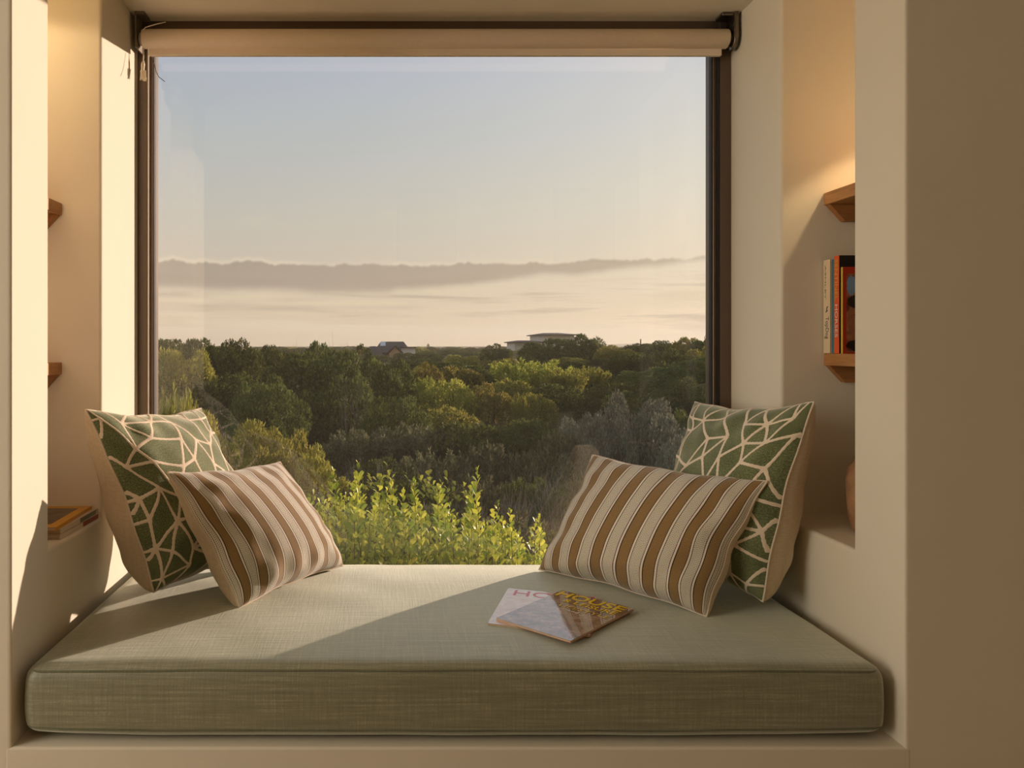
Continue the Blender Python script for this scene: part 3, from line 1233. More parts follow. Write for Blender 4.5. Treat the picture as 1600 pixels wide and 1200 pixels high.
M_SKIN = plain('printed_skin', rgb(150, 96, 66), .3, var=.25, scale=60)
M_HAIRP = plain('printed_dark', rgb(40, 26, 20), .3)
M_BLUEP = plain('printed_blue', rgb(120, 148, 178), .3, var=.2, scale=40)
blob('print_sky', XM + .022, zb_ + .182, .012, .028, YM - .0010, M_BLUEP, mg, seed=1)
blob('print_light', XM + .040, zb_ + .184, .008, .026, YM - .0012, M_WHITE, mg, seed=2)
blob('print_face', XM + .052, zb_ + .088, .040, .060, YM - .0010, M_SKIN, mg, seed=3)
blob('print_hair', XM + .048, zb_ + .138, .036, .020, YM - .0014, M_HAIRP, mg, seed=4)
blob('print_brow', XM + .046, zb_ + .104, .016, .005, YM - .0014, M_HAIRP, mg, seed=5)
blob('print_mouth', XM + .044, zb_ + .062, .013, .0035, YM - .0014, M_HAIRP, mg, seed=6)
blob('print_collar', XM + .050, zb_ + .022, .040, .018, YM - .0014, M_HAIRP, mg, seed=7)
blob('print_collar', XM + .074, zb_ + .026, .010, .022, YM - .0018, M_WHITE, mg, seed=8)


# ------------------------------------------------------------------ vase in the right niche
m, t, out = mat('burnished_clay')
o = t.new('ShaderNodeTexCoord').outputs['Object']
vo = t.new('ShaderNodeTexVoronoi')
vo.inputs['Scale'].default_value = 26
t.l.new(o, vo.inputs['Vector'])
c = t.ramp(t.noise(o, 12, 4), [(.3, rgb(150, 108, 74)), (.7, rgb(196, 152, 112))])
principled(t, out, c, .5, .4, normal=bump(t, vo.outputs['Distance'], .6, .01))
M_CLAY = m
prof = [(.0, 0), (.070, .0), (.076, .006), (.084, .04), (.090, .09), (.090, .14), (.084, .165), (.066, .19), (.048, .203), (.040, .214), (.042, .224), (.036, .224), (.034, .208), (.0, .20)]
V, Fc = [], []
NS = 32
vx_, vy_ = 1.289, 1.985
for r_, z in prof:
    for k in range(NS):
        a = 2 * math.pi * k / NS
        fct = 1 + .02 * math.cos(7 * a + z * 40)
        V.append((vx_ + r_ * fct * math.cos(a), vy_ + r_ * fct * math.sin(a), ZSILL + z))
for i in range(len(prof) - 1):
    for k in range(NS):
        Fc.append((i * NS + k, i * NS + (k + 1) % NS, (i + 1) * NS + (k + 1) % NS, (i + 1) * NS + k))
vase = thing('clay_vase', 'faceted brown clay vase half hidden at the edge of the niche sill', 'vase', (vx_, vy_, ZSILL))
keep(link('vase_body', mesh('vase_body', V, Fc, True), M_CLAY), vase)

# ------------------------------------------------------------------ magazine stack in the left niche
M_NY = plain('yellow_cover', rgb(218, 160, 28), .35)
M_MAGW = plain('white_spine', rgb(222, 206, 186), .4)
M_MAGR = plain('red_spine', rgb(150, 34, 36), .4)
M_DARKC = glossy('dark_cover_photo', lambda t: t.ramp(t.noise(t.new('ShaderNodeTexCoord').outputs['Object'], 24, 4), [(.35, rgb(58, 44, 34)), (.6, rgb(104, 82, 58)), (.75, rgb(150, 130, 96))]), .3)
z = ZSILL + .0006


def stacked(label, z, th, x1, y0, L, W, cover, spine_cols, rot=0.0):
    root = thing('magazine', label, 'magazine', (x1 - W / 2, y0 + L / 2, z), 'magazines stacked in the left niche')
    M = Matrix.Translation((x1, y0, 0)) @ Matrix.Rotation(rot, 4, 'Z')
    keep(box('pages', -W + .002, -.001, .001, L - .002, z + .0006, z + th - .0006, M_PAGE, M=M), root)
    keep(box('back_cover', -W, 0, 0, L, z, z + .0006, cover, M=M), root)
    keep(box('front_cover', -W, 0, 0, L, z + th - .0006, z + th, cover, M=M), root)
    n = len(spine_cols)
    for i, (f0, f1, mt) in enumerate(spine_cols):
        keep(box('spine', -.001, .0005, L * f0, L * f1, z, z + th, mt, M=M), root)
    return root, M


sx = XL - .010
m1, _ = stacked('lowest magazine of the niche stack, with a white and red spine', z, .012, sx, 1.925, .275, .21, M_MAGW, [(0, .5, M_MAGW), (.5, .88, M_MAGR), (.88, 1, M_MAGW)], -.02)
m2, _ = stacked('middle magazine of the niche stack, with a white and dark spine', z + .0122, .012, sx - .001, 1.930, .275, .21, M_MAGW, [(0, .45, M_MAGW), (.45, .85, M_DARKC), (.85, 1, M_MAGW)], .0)
m3, Mm = stacked('yellow-bordered magazine on top of the niche stack', z + .0244, .009, sx - .006, 1.915, .255, .178, M_NY, [(0, 1, M_NY)], .035)
keep(box('cover_photo', -.158, -.026, .035, .225, z + .0334, z + .0338, M_DARKC, M=Mm), m3)
keep(box('cover_label', -.07, -.052, .06, .072, z + .0338, z + .0341, M_WHITE, M=Mm), m3)


# ================================================================== OUTSIDE
def sstep(a, b, x):
    t_ = np.clip((x - a) / (b - a), 0, 1)
    return t_ * t_ * (3 - 2 * t_)


_prof_d = np.array([2.6, 4, 7, 11, 16, 22, 30, 45, 70, 110, 180, 300, 800])
_prof_z = np.array([-1.45, -1.6, -1.85, -1.95, -1.9, -1.75, -1.7, -1.75, -1.6, -1.5, -1.35, -1.25, -1.0])


def ground_rel(x, d):
    """ground height relative to the eye"""
    x = np.asarray(x, float)
    d = np.asarray(d, float)
    z = np.interp(d, _prof_d, _prof_z)
    z = z + .75 * np.exp(-(((x + 5.5) / 4.5) ** 2 + ((d - 19) / 7) ** 2))          # left hill
    z = z + 1.05 * np.exp(-(((x - 8.2) / 3.6) ** 2 + ((d - 16) / 7) ** 2))         # right slope
    z = z + .55 * np.exp(-(((x - 17) / 9) ** 2 + ((d - 52) / 14) ** 2))
    z = z + .75 * np.exp(-(((x - 20) / 9) ** 2 + ((d - 95) / 18) ** 2))            # rise under the pale house
    z = z + .10 * np.sin(x * .9 + d * .35) * np.clip(d / 12, 0, 1) + .08 * np.sin(x * .37 - d * .6 + 1.3)
    return z


ys = np.concatenate([np.linspace(2.62, 12, 40), np.linspace(12.4, 40, 50), np.geomspace(41.5, 900, 46)])
V, Fc = [], []
NXG = 110
for d in ys:
    hw = 12 + d * 1.15
    xs = np.linspace(-hw, hw, NXG)
    zz = ground_rel(xs, np.full(NXG, d)) + CZ
    V += list(zip(xs, [d] * NXG, zz))
for j in range(len(ys) - 1):
    for i in range(NXG - 1):
        Fc.append((j * NXG + i, j * NXG + i + 1, (j + 1) * NXG + i + 1, (j + 1) * NXG + i))
gnd = link('ground', mesh('ground', V, Fc, True), M_SOIL)
gnd['kind'] = 'structure'

# distant hazy ridge
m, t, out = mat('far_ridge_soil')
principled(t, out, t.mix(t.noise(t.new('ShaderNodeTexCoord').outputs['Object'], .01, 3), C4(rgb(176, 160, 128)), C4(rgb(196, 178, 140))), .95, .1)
V, Fc = [], []
n = 90
for i in range(n + 1):
    x = -1500 + 3000 * i / n
    h = -2.2 + 4.8 * math.exp(-((x - 300) / 70) ** 2) + 1.5 * math.exp(-((x - 90) / 60) ** 2)
    V += [(x, 860, CZ - 3), (x, 900, CZ + h), (x, 960, CZ - 3)]
for i in range(n):
    a = 3 * i
    Fc += [(a, a + 3, a + 4, a + 1), (a + 1, a + 4, a + 5, a + 2)]
o = link('hills', mesh('hills', V, Fc, True), m)
o['kind'] = 'structure'


# ------------------------------------------------------------------ foliage meshes
def unit(a):
    return a / (np.linalg.norm(a, axis=-1, keepdims=True) + 1e-9)


def leaf_mesh(name, p, axis, nrm, L, W):
    n = len(p)
    side = unit(np.cross(axis, nrm))
    up = unit(np.cross(side, axis))
    L = np.broadcast_to(L, (n,))[:, None]
    W = np.broadcast_to(W, (n,))[:, None]
    v = np.empty((n, 4, 3))
    v[:, 0] = p
    v[:, 1] = p + axis * L * .55 + side * W * .5 + up * W * .12
    v[:, 2] = p + axis * L
    v[:, 3] = p + axis * L * .55 - side * W * .5 + up * W * .12
    me = bpy.data.meshes.new(name)
    me.vertices.add(4 * n)
    me.vertices.foreach_set('co', v.reshape(-1).astype(np.float32))
    me.loops.add(4 * n)
    me.loops.foreach_set('vertex_index', np.arange(4 * n, dtype=np.int32))
    me.polygons.add(n)
    me.polygons.foreach_set('loop_start', np.arange(0, 4 * n, 4, dtype=np.int32))
    me.update(calc_edges=True)
    return me


def dome(seed, nblob=34, N=9000, leaf=.075, br=(.20, .36), lumpy=1.0):
    g = np.random.default_rng(seed)
    th = g.uniform(0, 2 * math.pi, nblob)
    cz = g.uniform(-.75, 1.0, nblob)
    rr = np.clip(1 - np.abs(cz) ** 2.4, 0, 1) ** (1 / 2.4)
    c = np.stack([np.cos(th) * rr * .74, np.sin(th) * rr * .74, (cz * .46 + .40) * .9], 1) * g.uniform(.85, 1.0 + .1 * lumpy, (nblob, 1))
    r = g.uniform(br[0], br[1], nblob)
    k = g.choice(nblob, N * 2, p=r ** 2 / np.sum(r ** 2))
    d = unit(g.normal(size=(N * 2, 3)) + np.array([0, 0, .35]))
    p = c[k] + d * (r[k] * g.uniform(.72, 1.05, N * 2))[:, None]
    dist = np.linalg.norm(p[:, None, :] - c[None], axis=2) / r[None]
    dist[np.arange(N * 2), k] = 9
    ok = (dist.min(1) > .72) & (p[:, 2] > -.02)
    p, d = p[ok][:N], d[ok][:N]
    n = len(p)
    ax = unit(d * .7 + g.normal(size=(n, 3)) * .55 + np.array([0, 0, .35]))
    me = leaf_mesh('foliage', p, ax, unit(d + g.normal(size=(n, 3)) * .5), leaf * g.uniform(.6, 1.3, n), leaf * .55 * g.uniform(.7, 1.3, n))
    return norm_mesh(me)


def norm_mesh(me):
    n = len(me.vertices)
    co = np.empty(n * 3, dtype=np.float32)
    me.vertices.foreach_get('co', co)
    co = co.reshape(-1, 3)
    q = np.quantile(co[:, 2], .997)
    hx = np.quantile(np.abs(co[:, :2]), .995)
    co[:, 2] /= q
    co[:, :2] /= hx
    me.vertices.foreach_set('co', co.ravel())
    me.update()
    return me


def upright(seed, nst=70, per=110, leaf=.09):
    """willowy shrub: many rising shoots set with narrow leaves"""
    g = np.random.default_rng(seed)
    P_, A_ = [], []
    for s in range(nst):
        an, rr = g.uniform(0, 6.283), math.sqrt(g.uniform(0, 1)) * .85
        top = np.array([math.cos(an) * rr, math.sin(an) * rr, (1.0 - .42 * rr ** 2) * g.uniform(.8, 1.05)])
        bs = np.array([top[0] * .45, top[1] * .45, .0])
        t_ = g.uniform(.25, 1, per) ** .8
        p = bs + (top - bs) * t_[:, None] + g.normal(size=(per, 3)) * .035 * (1.3 - t_)[:, None]
        a = unit((top - bs)[None] * .9 + g.normal(size=(per, 3)) * .45)
        P_.append(p)
        A_.append(a)
    p, a = np.concatenate(P_), np.concatenate(A_)
    n = len(p)
    me = leaf_mesh('foliage', p, a, unit(g.normal(size=(n, 3))), leaf * g.uniform(.6, 1.2, n), leaf * .32 * g.uniform(.7, 1.2, n))
    return norm_mesh(me)


def twigs(seed, n0=9, depth=4, spread=.6, r0=.008):
    rr = random.Random(seed)
    V, Fc = [], []

    def seg(a, b, ra, rb):
        d = (b - a).normalized()
        s = d.orthogonal().normalized()
        q = d.cross(s)
        i = len(V)
        for p, r_ in ((a, ra), (b, rb)):
            for k in range(3):
                an = 2.0944 * k
                V.append(p + (s * math.cos(an) + q * math.sin(an)) * r_)
        for k in range(3):
            Fc.append((i + k, i + (k + 1) % 3, i + 3 + (k + 1) % 3, i + 3 + k))

    def grow(a, d, L, r_, lev):
        b = a + d * L
        m_ = a + d * L * .5 + Vector((rr.uniform(-1, 1), rr.uniform(-1, 1), rr.uniform(-1, 1))) * L * .08
        seg(a, m_, r_, r_ * .85)
        seg(m_, b, r_ * .85, r_ * .7)
        if lev == 0:
            return
        for k in range(rr.choice((2, 2, 3))):
            nd = (d + Vector((rr.uniform(-1, 1), rr.uniform(-1, 1), rr.uniform(-.5, .9))) * spread).normalized()
            grow(b if k else m_, nd, L * rr.uniform(.6, .85), r_ * .62, lev - 1)
    for k in range(n0):
        an = rr.uniform(0, 6.283)
        grow(Vector((rr.uniform(-.15, .15), rr.uniform(-.15, .15), -.05)), Vector((math.cos(an) * .6, math.sin(an) * .6, 1)).normalized(), .34, r0, depth)
    return norm_mesh(mesh('twigs', V, Fc))


DOMES = [dome(100 + i) for i in range(4)]
FINE = [dome(200 + i, nblob=60, N=13000, leaf=.05, br=(.14, .26)) for i in range(2)]
LOW = [dome(300 + i, nblob=26, N=3600, leaf=.11, br=(.22, .40)) for i in range(3)]
UPR = [upright(400 + i) for i in range(2)]
HEATH = [upright(500 + i, 90, 70, .10) for i in range(2)]
TW = [twigs(600 + i) for i in range(3)]
DRY = [twigs(650 + i, 16, 3, .8, .012) for i in range(2)]
M_DRY = plain('grey_dry_branch', rgb(138, 129, 118), .9, .1, var=.15)
TRUNK = twigs(700, 4, 2, .5, .03)

_cache = {}


def with_mat(me, material):
    key = (me.name, material.name)
    if key not in _cache:
        c = me.copy()
        c.materials.clear()
        c.materials.append(material)
        _cache[key] = c
    return _cache[key]


KIND = {'dark': (DOMES, M_DARK), 'olive': (DOMES, M_OLIVE), 'lime': (UPR, M_LIME), 'grey': (FINE, M_GREY), 'heath': (HEATH, M_HEATH),
        'fine': (FINE, M_DARK), 'fineolive': (FINE, M_OLIVE), 'limedome': (DOMES, M_LIME), 'twig': (TW, M_TWIG), 'far': (LOW, M_DARK), 'farolive': (LOW, M_OLIVE),
        'upolive': (UPR, M_OLIVE), 'dry': (DRY, M_DRY)}
_i = [0]


def plant(kind, px, top, half, D, label, group=None, depth=None, trunk=False, name=None, cat='shrub'):
    """a shrub standing at distance D, its crown reaching the given height"""
    meshes, material = KIND[kind]
    _i[0] += 1
    x = (px - VX) / F * D
    zg = float(ground_rel(x, D)) + CZ
    zt_ = CZ - (top - VY) / F * D
    h = max(.15, zt_ - zg)
    hw = half / F * D
    me = with_mat(meshes[_i[0] % len(meshes)], material)
    nm = name or ('bare_shrub' if kind == 'twig' else 'shrub')
    rot = (_i[0] * 2.399) % 6.283
    if trunk:
        root = thing(nm, label, cat, (x, D, zg - .03), group)
        o = link('foliage', me, None, root)
        o.scale = (hw, depth or hw, h + .03)
        o.rotation_euler = (0, 0, rot)
        b = link('branches', with_mat(TRUNK, M_BARK), None, root)
        b.scale = (hw * .7, hw * .7, h * .85)
        return root
    o = link(nm, me)
    o.location = (x, D, zg - .03)
    o.scale = (hw, depth or hw, h + .03)
    o.rotation_euler = (0, 0, rot)
    return tag(o, label, cat, group)


# left hill
plant('limedome', 284, 547, 60, 15, 'pale green bushy shrub at the window post, above the green web pillow', trunk=True)
plant('lime', 276, 612, 40, 8.5, 'yellow-green feathery shrub directly above the sunlit green pillow', trunk=True)
plant('dark', 262, 531, 70, 26, 'dark evergreen on the skyline beside the sunlit window post', trunk=True)
plant('dark', 362, 532, 52, 23, 'tall dark evergreen crowning the hill on the sunlit side', trunk=True)
plant('dark', 352, 585, 70, 15, 'broad dark green shrub under the tall evergreen', trunk=True)
plant('fine', 415, 600, 70, 12, 'dark shrub behind the olive mound, in front of the hill', trunk=True)
plant('dark', 470, 552, 60, 20, 'dark shrub with bare twigs above it on the hill shoulder', trunk=True)
plant('dark', 535, 548, 62, 19, 'dark round shrub on the hill below the dark-roofed house', trunk=True)
plant('dark', 600, 566, 58, 17, 'dark shrub on the slope just before the dark-roofed house', trunk=True)
plant('dark', 445, 590, 62, 14, 'shaded shrub filling the hillside middle behind the olive mound', trunk=True)
plant('dark', 545, 590, 66, 14, 'shaded shrub at the hillside foot behind the dry grey branches', trunk=True)
plant('fine', 615, 622, 60, 12, 'very dark shrub at the shady end of the hillside', trunk=True)
plant('twig', 548, 524, 34, 20, 'bare leafless twigs rising over the hill shoulder', name='bare_shrub')
plant('twig', 470, 536, 40, 21, 'thin leafless twigs at the hill crest beside the evergreen', name='bare_shrub')
plant('twig', 552, 578, 40, 12.8, 'pale dead branches in front of the shaded hillside', name='bare_shrub')
plant('farolive', 405, 545, 26, 28, 'small olive shrub on the crest right after the tall evergreen')
# olive mounds bottom left
plant('fineolive', 356, 650, 88, 7.5, 'olive mound shrub behind the top of the green web pillow', trunk=True)
plant('fineolive', 436, 676, 78, 7.2, 'olive mound shrub above the sunlit striped pillow', trunk=True)
plant('fineolive', 494, 703, 56, 7.0, 'small olive mound tapering down to the dry branches', trunk=True)
# middle rows
plant('lime', 825, 563, 70, 24, 'big pale green feathery shrub in the middle of the scrub', trunk=True)
plant('lime', 880, 578, 36, 22, 'pale green shrub against the flank of the big feathery one', trunk=True)
plant('lime', 918, 574, 34, 26, 'small bright feathery shrub beneath the pale house', trunk=True)
plant('lime', 812, 617, 14, 15, 'tiny upright bright shrub at the edge of the valley')
plant('lime', 665, 590, 18, 20, 'little bright tuft shrub between the dark domes')
plant('limedome', 700, 594, 50, 17, 'domed green shrub with a sunlit rim, in front of the bright tuft', trunk=True)
plant('olive', 765, 600, 40, 17, 'olive dome shrub touching the sunlit domed one', trunk=True)
plant('farolive', 800, 594, 44, 20.5, 'low olive shrub at the foot of the big feathery shrub')
plant('far', 872, 600, 44, 20, 'low dark shrub at the foot of the pale green pair of shrubs')
plant('olive', 838, 616, 34, 16, 'low olive shrub right of the tiny upright bright shrub', trunk=True)
plant('olive', 660, 568, 34, 26, 'olive shrub on the slope below the dark-roofed house', trunk=True)
plant('dark', 710, 566, 60, 30, 'dark shrub row behind the sunlit domed shrub')
plant('farolive', 720, 573, 44, 28, 'low spreading olive shrub in the middle distance')
plant('olive', 690, 638, 70, 13.5, 'low hedge-like green shrub along the valley edge')
plant('dark', 777, 538, 26, 60, 'dark ball-shaped tree in front of the low wing of the pale house', trunk=True, name='tree', cat='tree')
plant('dark', 860, 529.5, 48, 56, 'large dark dome tree in front of the pale house', trunk=True, name='tree', cat='tree')
plant('dark', 917, 523, 36, 54, 'dark crowned tree at the end of the pale house', trunk=True, name='tree', cat='tree')
# right slope
ORD = ('first', 'second', 'third', 'fourth', 'fifth', 'sixth', 'seventh', 'eighth', 'ninth')
SLOPE = []
G3 = 'dark shrubs on the slope by the window edge'
for k, (px, tp, hf, D) in enumerate(((960, 598, 46, 17), (1010, 578, 56, 19), (1070, 566, 60, 20), (1125, 555, 60, 20), (1040, 610, 54, 14), (1100, 592, 60, 14), (985, 612, 44, 15), (1150, 600, 60, 12),
                                     (935, 612, 40, 16), (1080, 640, 50, 10), (1120, 660, 50, 9), (1200, 560, 70, 17), (1230, 610, 70, 12))):
    SLOPE.append((px, tp, hf, D, 'fine' if k % 2 else 'dark'))
for row, lo, hi in (('highest', 500, 580), ('middle', 580, 611), ('lowest', 611, 700)):
    for k, (px, tp, hf, D, kd) in enumerate(sorted(q for q in SLOPE if lo <= q[1] < hi)):
        plant(kd, px, tp, hf, D, '%s shrub from the valley in the %s row of the dark slope' % (ORD[k], row), G3)
plant('twig', 1094, 640, 30, 9.5, 'grey leafless twigs by the shaded window post')
plant('grey', 992, 618, 66, 9.4, 'silver-grey dome shrub behind the shaded pillows', trunk=True)
plant('grey', 950, 648, 52, 8.9, 'grey shrub leaning on the valley side of the silver-grey dome', trunk=True)
plant('grey', 1036, 640, 56, 9.0, 'grey shrub between the silver-grey dome and the shaded green pillow', trunk=True)
plant('grey', 1070, 682, 50, 8.0, 'smaller grey shrub peeping over the shaded green web pillow', trunk=True)
plant('grey', 905, 650, 34, 10.5, 'low grey shrub next to the silver-grey dome')
# valley floor
G4 = 'brown heath clumps on the valley floor'
hs = [(560, 668, 60, 10.5), (640, 660, 70, 11), (730, 656, 70, 11), (820, 652, 60, 11.5), (875, 668, 40, 10), (590, 712, 70, 8.2), (680, 700, 70, 8.5), (770, 690, 70, 8.8), (850, 700, 60, 8.4),
      (560, 752, 60, 6.6), (640, 742, 70, 6.8), (740, 742, 80, 6.8), (840, 748, 70, 6.6), (920, 740, 70, 7.2), (930, 790, 60, 5.8), (700, 790, 90, 5.4), (800, 800, 80, 5.2), (900, 830, 80, 5.0), (1000, 770, 60, 6.4),
      (600, 800, 70, 5.4), (500, 770, 60, 6.4), (1060, 740, 50, 7), (980, 830, 70, 5), (400, 760, 60, 6)]
for row, lo, hi in (('far', 8, 20), ('middle', 6.5, 8), ('near', 0, 6.5)):
    for k, (px, tp, hf, D) in enumerate(sorted(q for q in hs if lo <= q[3] < hi)):
        plant(('heath', 'heath', 'far', 'heath', 'fine')[(k + len(row)) % 5], px, tp + 6, hf, D, 'low brown-green heath clump, %s from the left in the %s row of the valley' % (ORD[k], row), G4)
G5 = 'dry grey branches on the valley floor'
for px, tp, hf, D, w_ in ((560, 700, 40, 8.0, 'beside the small olive mound'), (610, 704, 44, 7.8, 'in the middle of the pale dry patch'), (660, 708, 36, 7.8, 'at the outer end of the pale dry patch'),
                      (860, 720, 50, 6.4, 'behind the upper corner of the shaded striped pillow'), (800, 730, 50, 6.0, 'between the leafy shrub and the shaded striped pillow'),
                      (740, 770, 44, 5.4, 'rising close behind the leafy shrub'), (880, 770, 50, 5.4, 'low beside the shaded striped pillow')):
    plant('dry', px, tp + 16, hf * .9, D, 'tangle of dry grey branches ' + w_, G5)
# distant thicket
G6 = 'distant shrubs below the skyline'
rr = random.Random(5)
ONES = ['', 'first', 'second', 'third', 'fourth', 'fifth', 'sixth', 'seventh', 'eighth', 'ninth', 'tenth', 'eleventh', 'twelfth', 'thirteenth', 'fourteenth', 'fifteenth', 'sixteenth', 'seventeenth', 'eighteenth', 'nineteenth', 'twentieth', 'twenty-first', 'twenty-second', 'twenty-third', 'twenty-fourth', 'twenty-fifth', 'twenty-sixth', 'twenty-seventh', 'twenty-eighth', 'twenty-ninth', 'thirtieth']
for row, D, lo, hi, step, hf in (('nearest', 30, 566, 584, 50, 30), ('second', 38, 560, 574, 46, 28), ('third', 50, 553, 564, 40, 25), ('fourth', 68, 548, 556, 34, 20),
                                 ('fifth', 95, 544, 550, 30, 18), ('sixth', 135, 541.5, 546, 26, 15), ('farthest', 190, 540.5, 544, 24, 14)):
    px = 215 + rr.random() * 20
    n_of = {'far': 0, 'farolive': 0}
    while px < 1150:
        t_ = rr.uniform(lo, hi)
        if px > 930:
            t_ -= (px - 930) / 200 * (8 if D > 45 else 2)
        if not (D < 45 and px < 640):
            kd = 'far' if rr.random() < .6 else 'farolive'
            n_of[kd] += 1
            plant(kd, px, t_, hf * rr.uniform(.8, 1.4), D * rr.uniform(.95, 1.05), '%s of the %s shrubs from the left, %s row of the distant thicket' % (ONES[min(n_of[kd], 30)], 'dark' if kd == 'far' else 'olive', row), G6)
        px += step * rr.uniform(.9, 1.5)

G7 = 'shrubs on the rise behind the grey dome shrub'
for k, (px, tp, hf, D) in enumerate(((962, 540, 34, 50), (1000, 537, 36, 52), (1040, 533, 36, 50), (1078, 528, 34, 48), (1108, 521, 34, 47), (1145, 518, 40, 46), (1190, 520, 40, 46), (985, 552, 40, 38), (1050, 546, 44, 37), (1110, 540, 44, 36))):
    plant('dark' if k % 3 else 'olive', px, tp, hf, D, 'olive-green shrub, %s along the rise from the pale house' % (ORD + ('tenth',))[sorted((962, 1000, 1040, 1078, 1108, 1145, 1190, 985, 1050, 1110)).index(px)], G7)
for px, tp, hf, D, lb_ in ((425, 541, 30, 27, 'small dark shrub in the dip of the skyline after the tall evergreen'), (500, 536, 34, 22, 'dark spiky shrub peaking on the hill shoulder'), (560, 541, 30, 24, 'dark shrub closing the hill just before the dark-roofed house'),
                       (315, 530, 40, 24, 'dark evergreen between the window post and the tall evergreen')):
    plant('dark', px, tp, hf, D, lb_)

# ground cover in the valley
g = np.random.default_rng(31)
n = 26000
d = 4.2 + 12 * g.uniform(0, 1, n) ** 1.3
x = g.uniform(-.55, .62, n) * d
zz = ground_rel(x, d) + CZ
p = np.stack([x, d, zz], 1)
ax = unit(np.stack([g.normal(size=n) * .5, g.normal(size=n) * .5, np.ones(n)], 1))
o = link('undergrowth', leaf_mesh('undergrowth', p, ax, unit(g.normal(size=(n, 3))), g.uniform(.06, .22, n), g.uniform(.012, .03, n)), M_HEATH)
tag(o, 'short dry brown grass covering the valley floor', 'grass', None, 'stuff')

# ------------------------------------------------------------------ evening sea haze over the scrub
m, t, out = mat('sea_haze')
vs_ = t.new('ShaderNodeVolumeScatter')
vs_.inputs['Color'].default_value = (1.0, .88, .70, 1)
vs_.inputs['Density'].default_value = .0009
vs_.inputs['Anisotropy'].default_value = .25
t.l.new(vs_.outputs[0], out.inputs['Volume'])
o = box('haze', -700, 700, 34, 840, CZ - 4, CZ + 16, m)
o['kind'] = 'stuff'
o['label'] = 'thin warm evening haze over the scrub'
o['category'] = 'haze'

# ------------------------------------------------------------------ sandy track
m, t, out = mat('pale_sand')
principled(t, out, t.mix(t.noise(t.new('ShaderNodeTexCoord').outputs['Object'], 3, 4), C4(rgb(160, 142, 110)), C4(rgb(190, 172, 138))), .95, .1)
trk = [(772, 584), (780, 578), (790, 571), (798, 566), (806, 561)]
V, Fc = [], []
for i, (px, py) in enumerate(trk):
    D = 42 + 5 * i
    wd = .45 + .1 * i
    c_ = P(px, py, D)
    zg = float(ground_rel(c_.x, D)) + CZ
    zt_ = max(zg + .02, c_.z)
    V += [(c_.x - wd, D, zt_), (c_.x + wd, D, zt_), (c_.x + wd + .3, D + .3, zg - .3), (c_.x - wd - .3, D + .3, zg - .3)]
for i in range(len(trk) - 1):
    a = 4 * i
    for k in range(4):
        Fc.append((a + k, a + (k + 1) % 4, a + 4 + (k + 1) % 4, a + 4 + k))
Fc += [(0, 3, 2, 1), (16, 17, 18, 19)]
o = link('sand_path', mesh('sand_path', V, Fc), m)
o['kind'] = 'structure'

# ------------------------------------------------------------------ houses
M_ROOF = plain('dark_roof', rgb(66, 58, 54), .7, .3, var=.15, scale=3)
M_HWALL = plain('ochre_wall', rgb(150, 124, 90), .9, .1)
M_HPALE = plain('pale_house_wall', rgb(232, 226, 214), .9, .1, var=.08, scale=1)
M_SKYL = plain('roof_skylight', rgb(190, 196, 200), .15, .6)
M_HGLASS = plain('dark_house_window', rgb(60, 58, 56), .2, .6)
M_POST = plain('pale_post', rgb(196, 180, 152), .8)


def ridge_roof(bm, x0, x1, y0, y1, ze, zr, hip, th=.25):
    ym = (y0 + y1) / 2
    pts = [(x0, y0, ze), (x1, y0, ze), (x1, y1, ze), (x0, y1, ze), (x0 + hip, ym, zr), (x1 - hip, ym, zr)]
    vs = [bm.verts.new(p) for p in pts]
    for f in ((0, 1, 5, 4), (2, 3, 4, 5), (1, 2, 5), (3, 0, 4), (3, 2, 1, 0)):
        bm.faces.new([vs[i] for i in f])


D1 = 85.0
hx = lambda px, D: (px - VX) / F * D
hz = lambda py, D: CZ - (py - VY) / F * D
h1 = thing('house', 'dark-roofed house with a skylight among the shrubs on the skyline', 'house', (hx(608, D1), D1, hz(562, D1)))
keep(box('wall', hx(572, D1), hx(640, D1), D1, D1 + 6, hz(572, D1), hz(551, D1), M_HWALL), h1)
bm = bmesh.new()
ridge_roof(bm, hx(582, D1), hx(644, D1), D1 - .5, D1 + 6.5, hz(551, D1), hz(533.5, D1), .9)
keep(link('roof', done(bm, 'roof'), M_ROOF), h1)
bm = bmesh.new()
ridge_roof(bm, hx(566, D1), hx(600, D1), D1 - 2.5, D1 + 2, hz(555, D1), hz(541, D1), .9)
keep(link('roof', done(bm, 'roof'), M_ROOF), h1)
keep(box('wall', hx(568, D1), hx(598, D1), D1 - 2, D1 + 1, hz(572, D1), hz(555, D1), M_HWALL), h1)
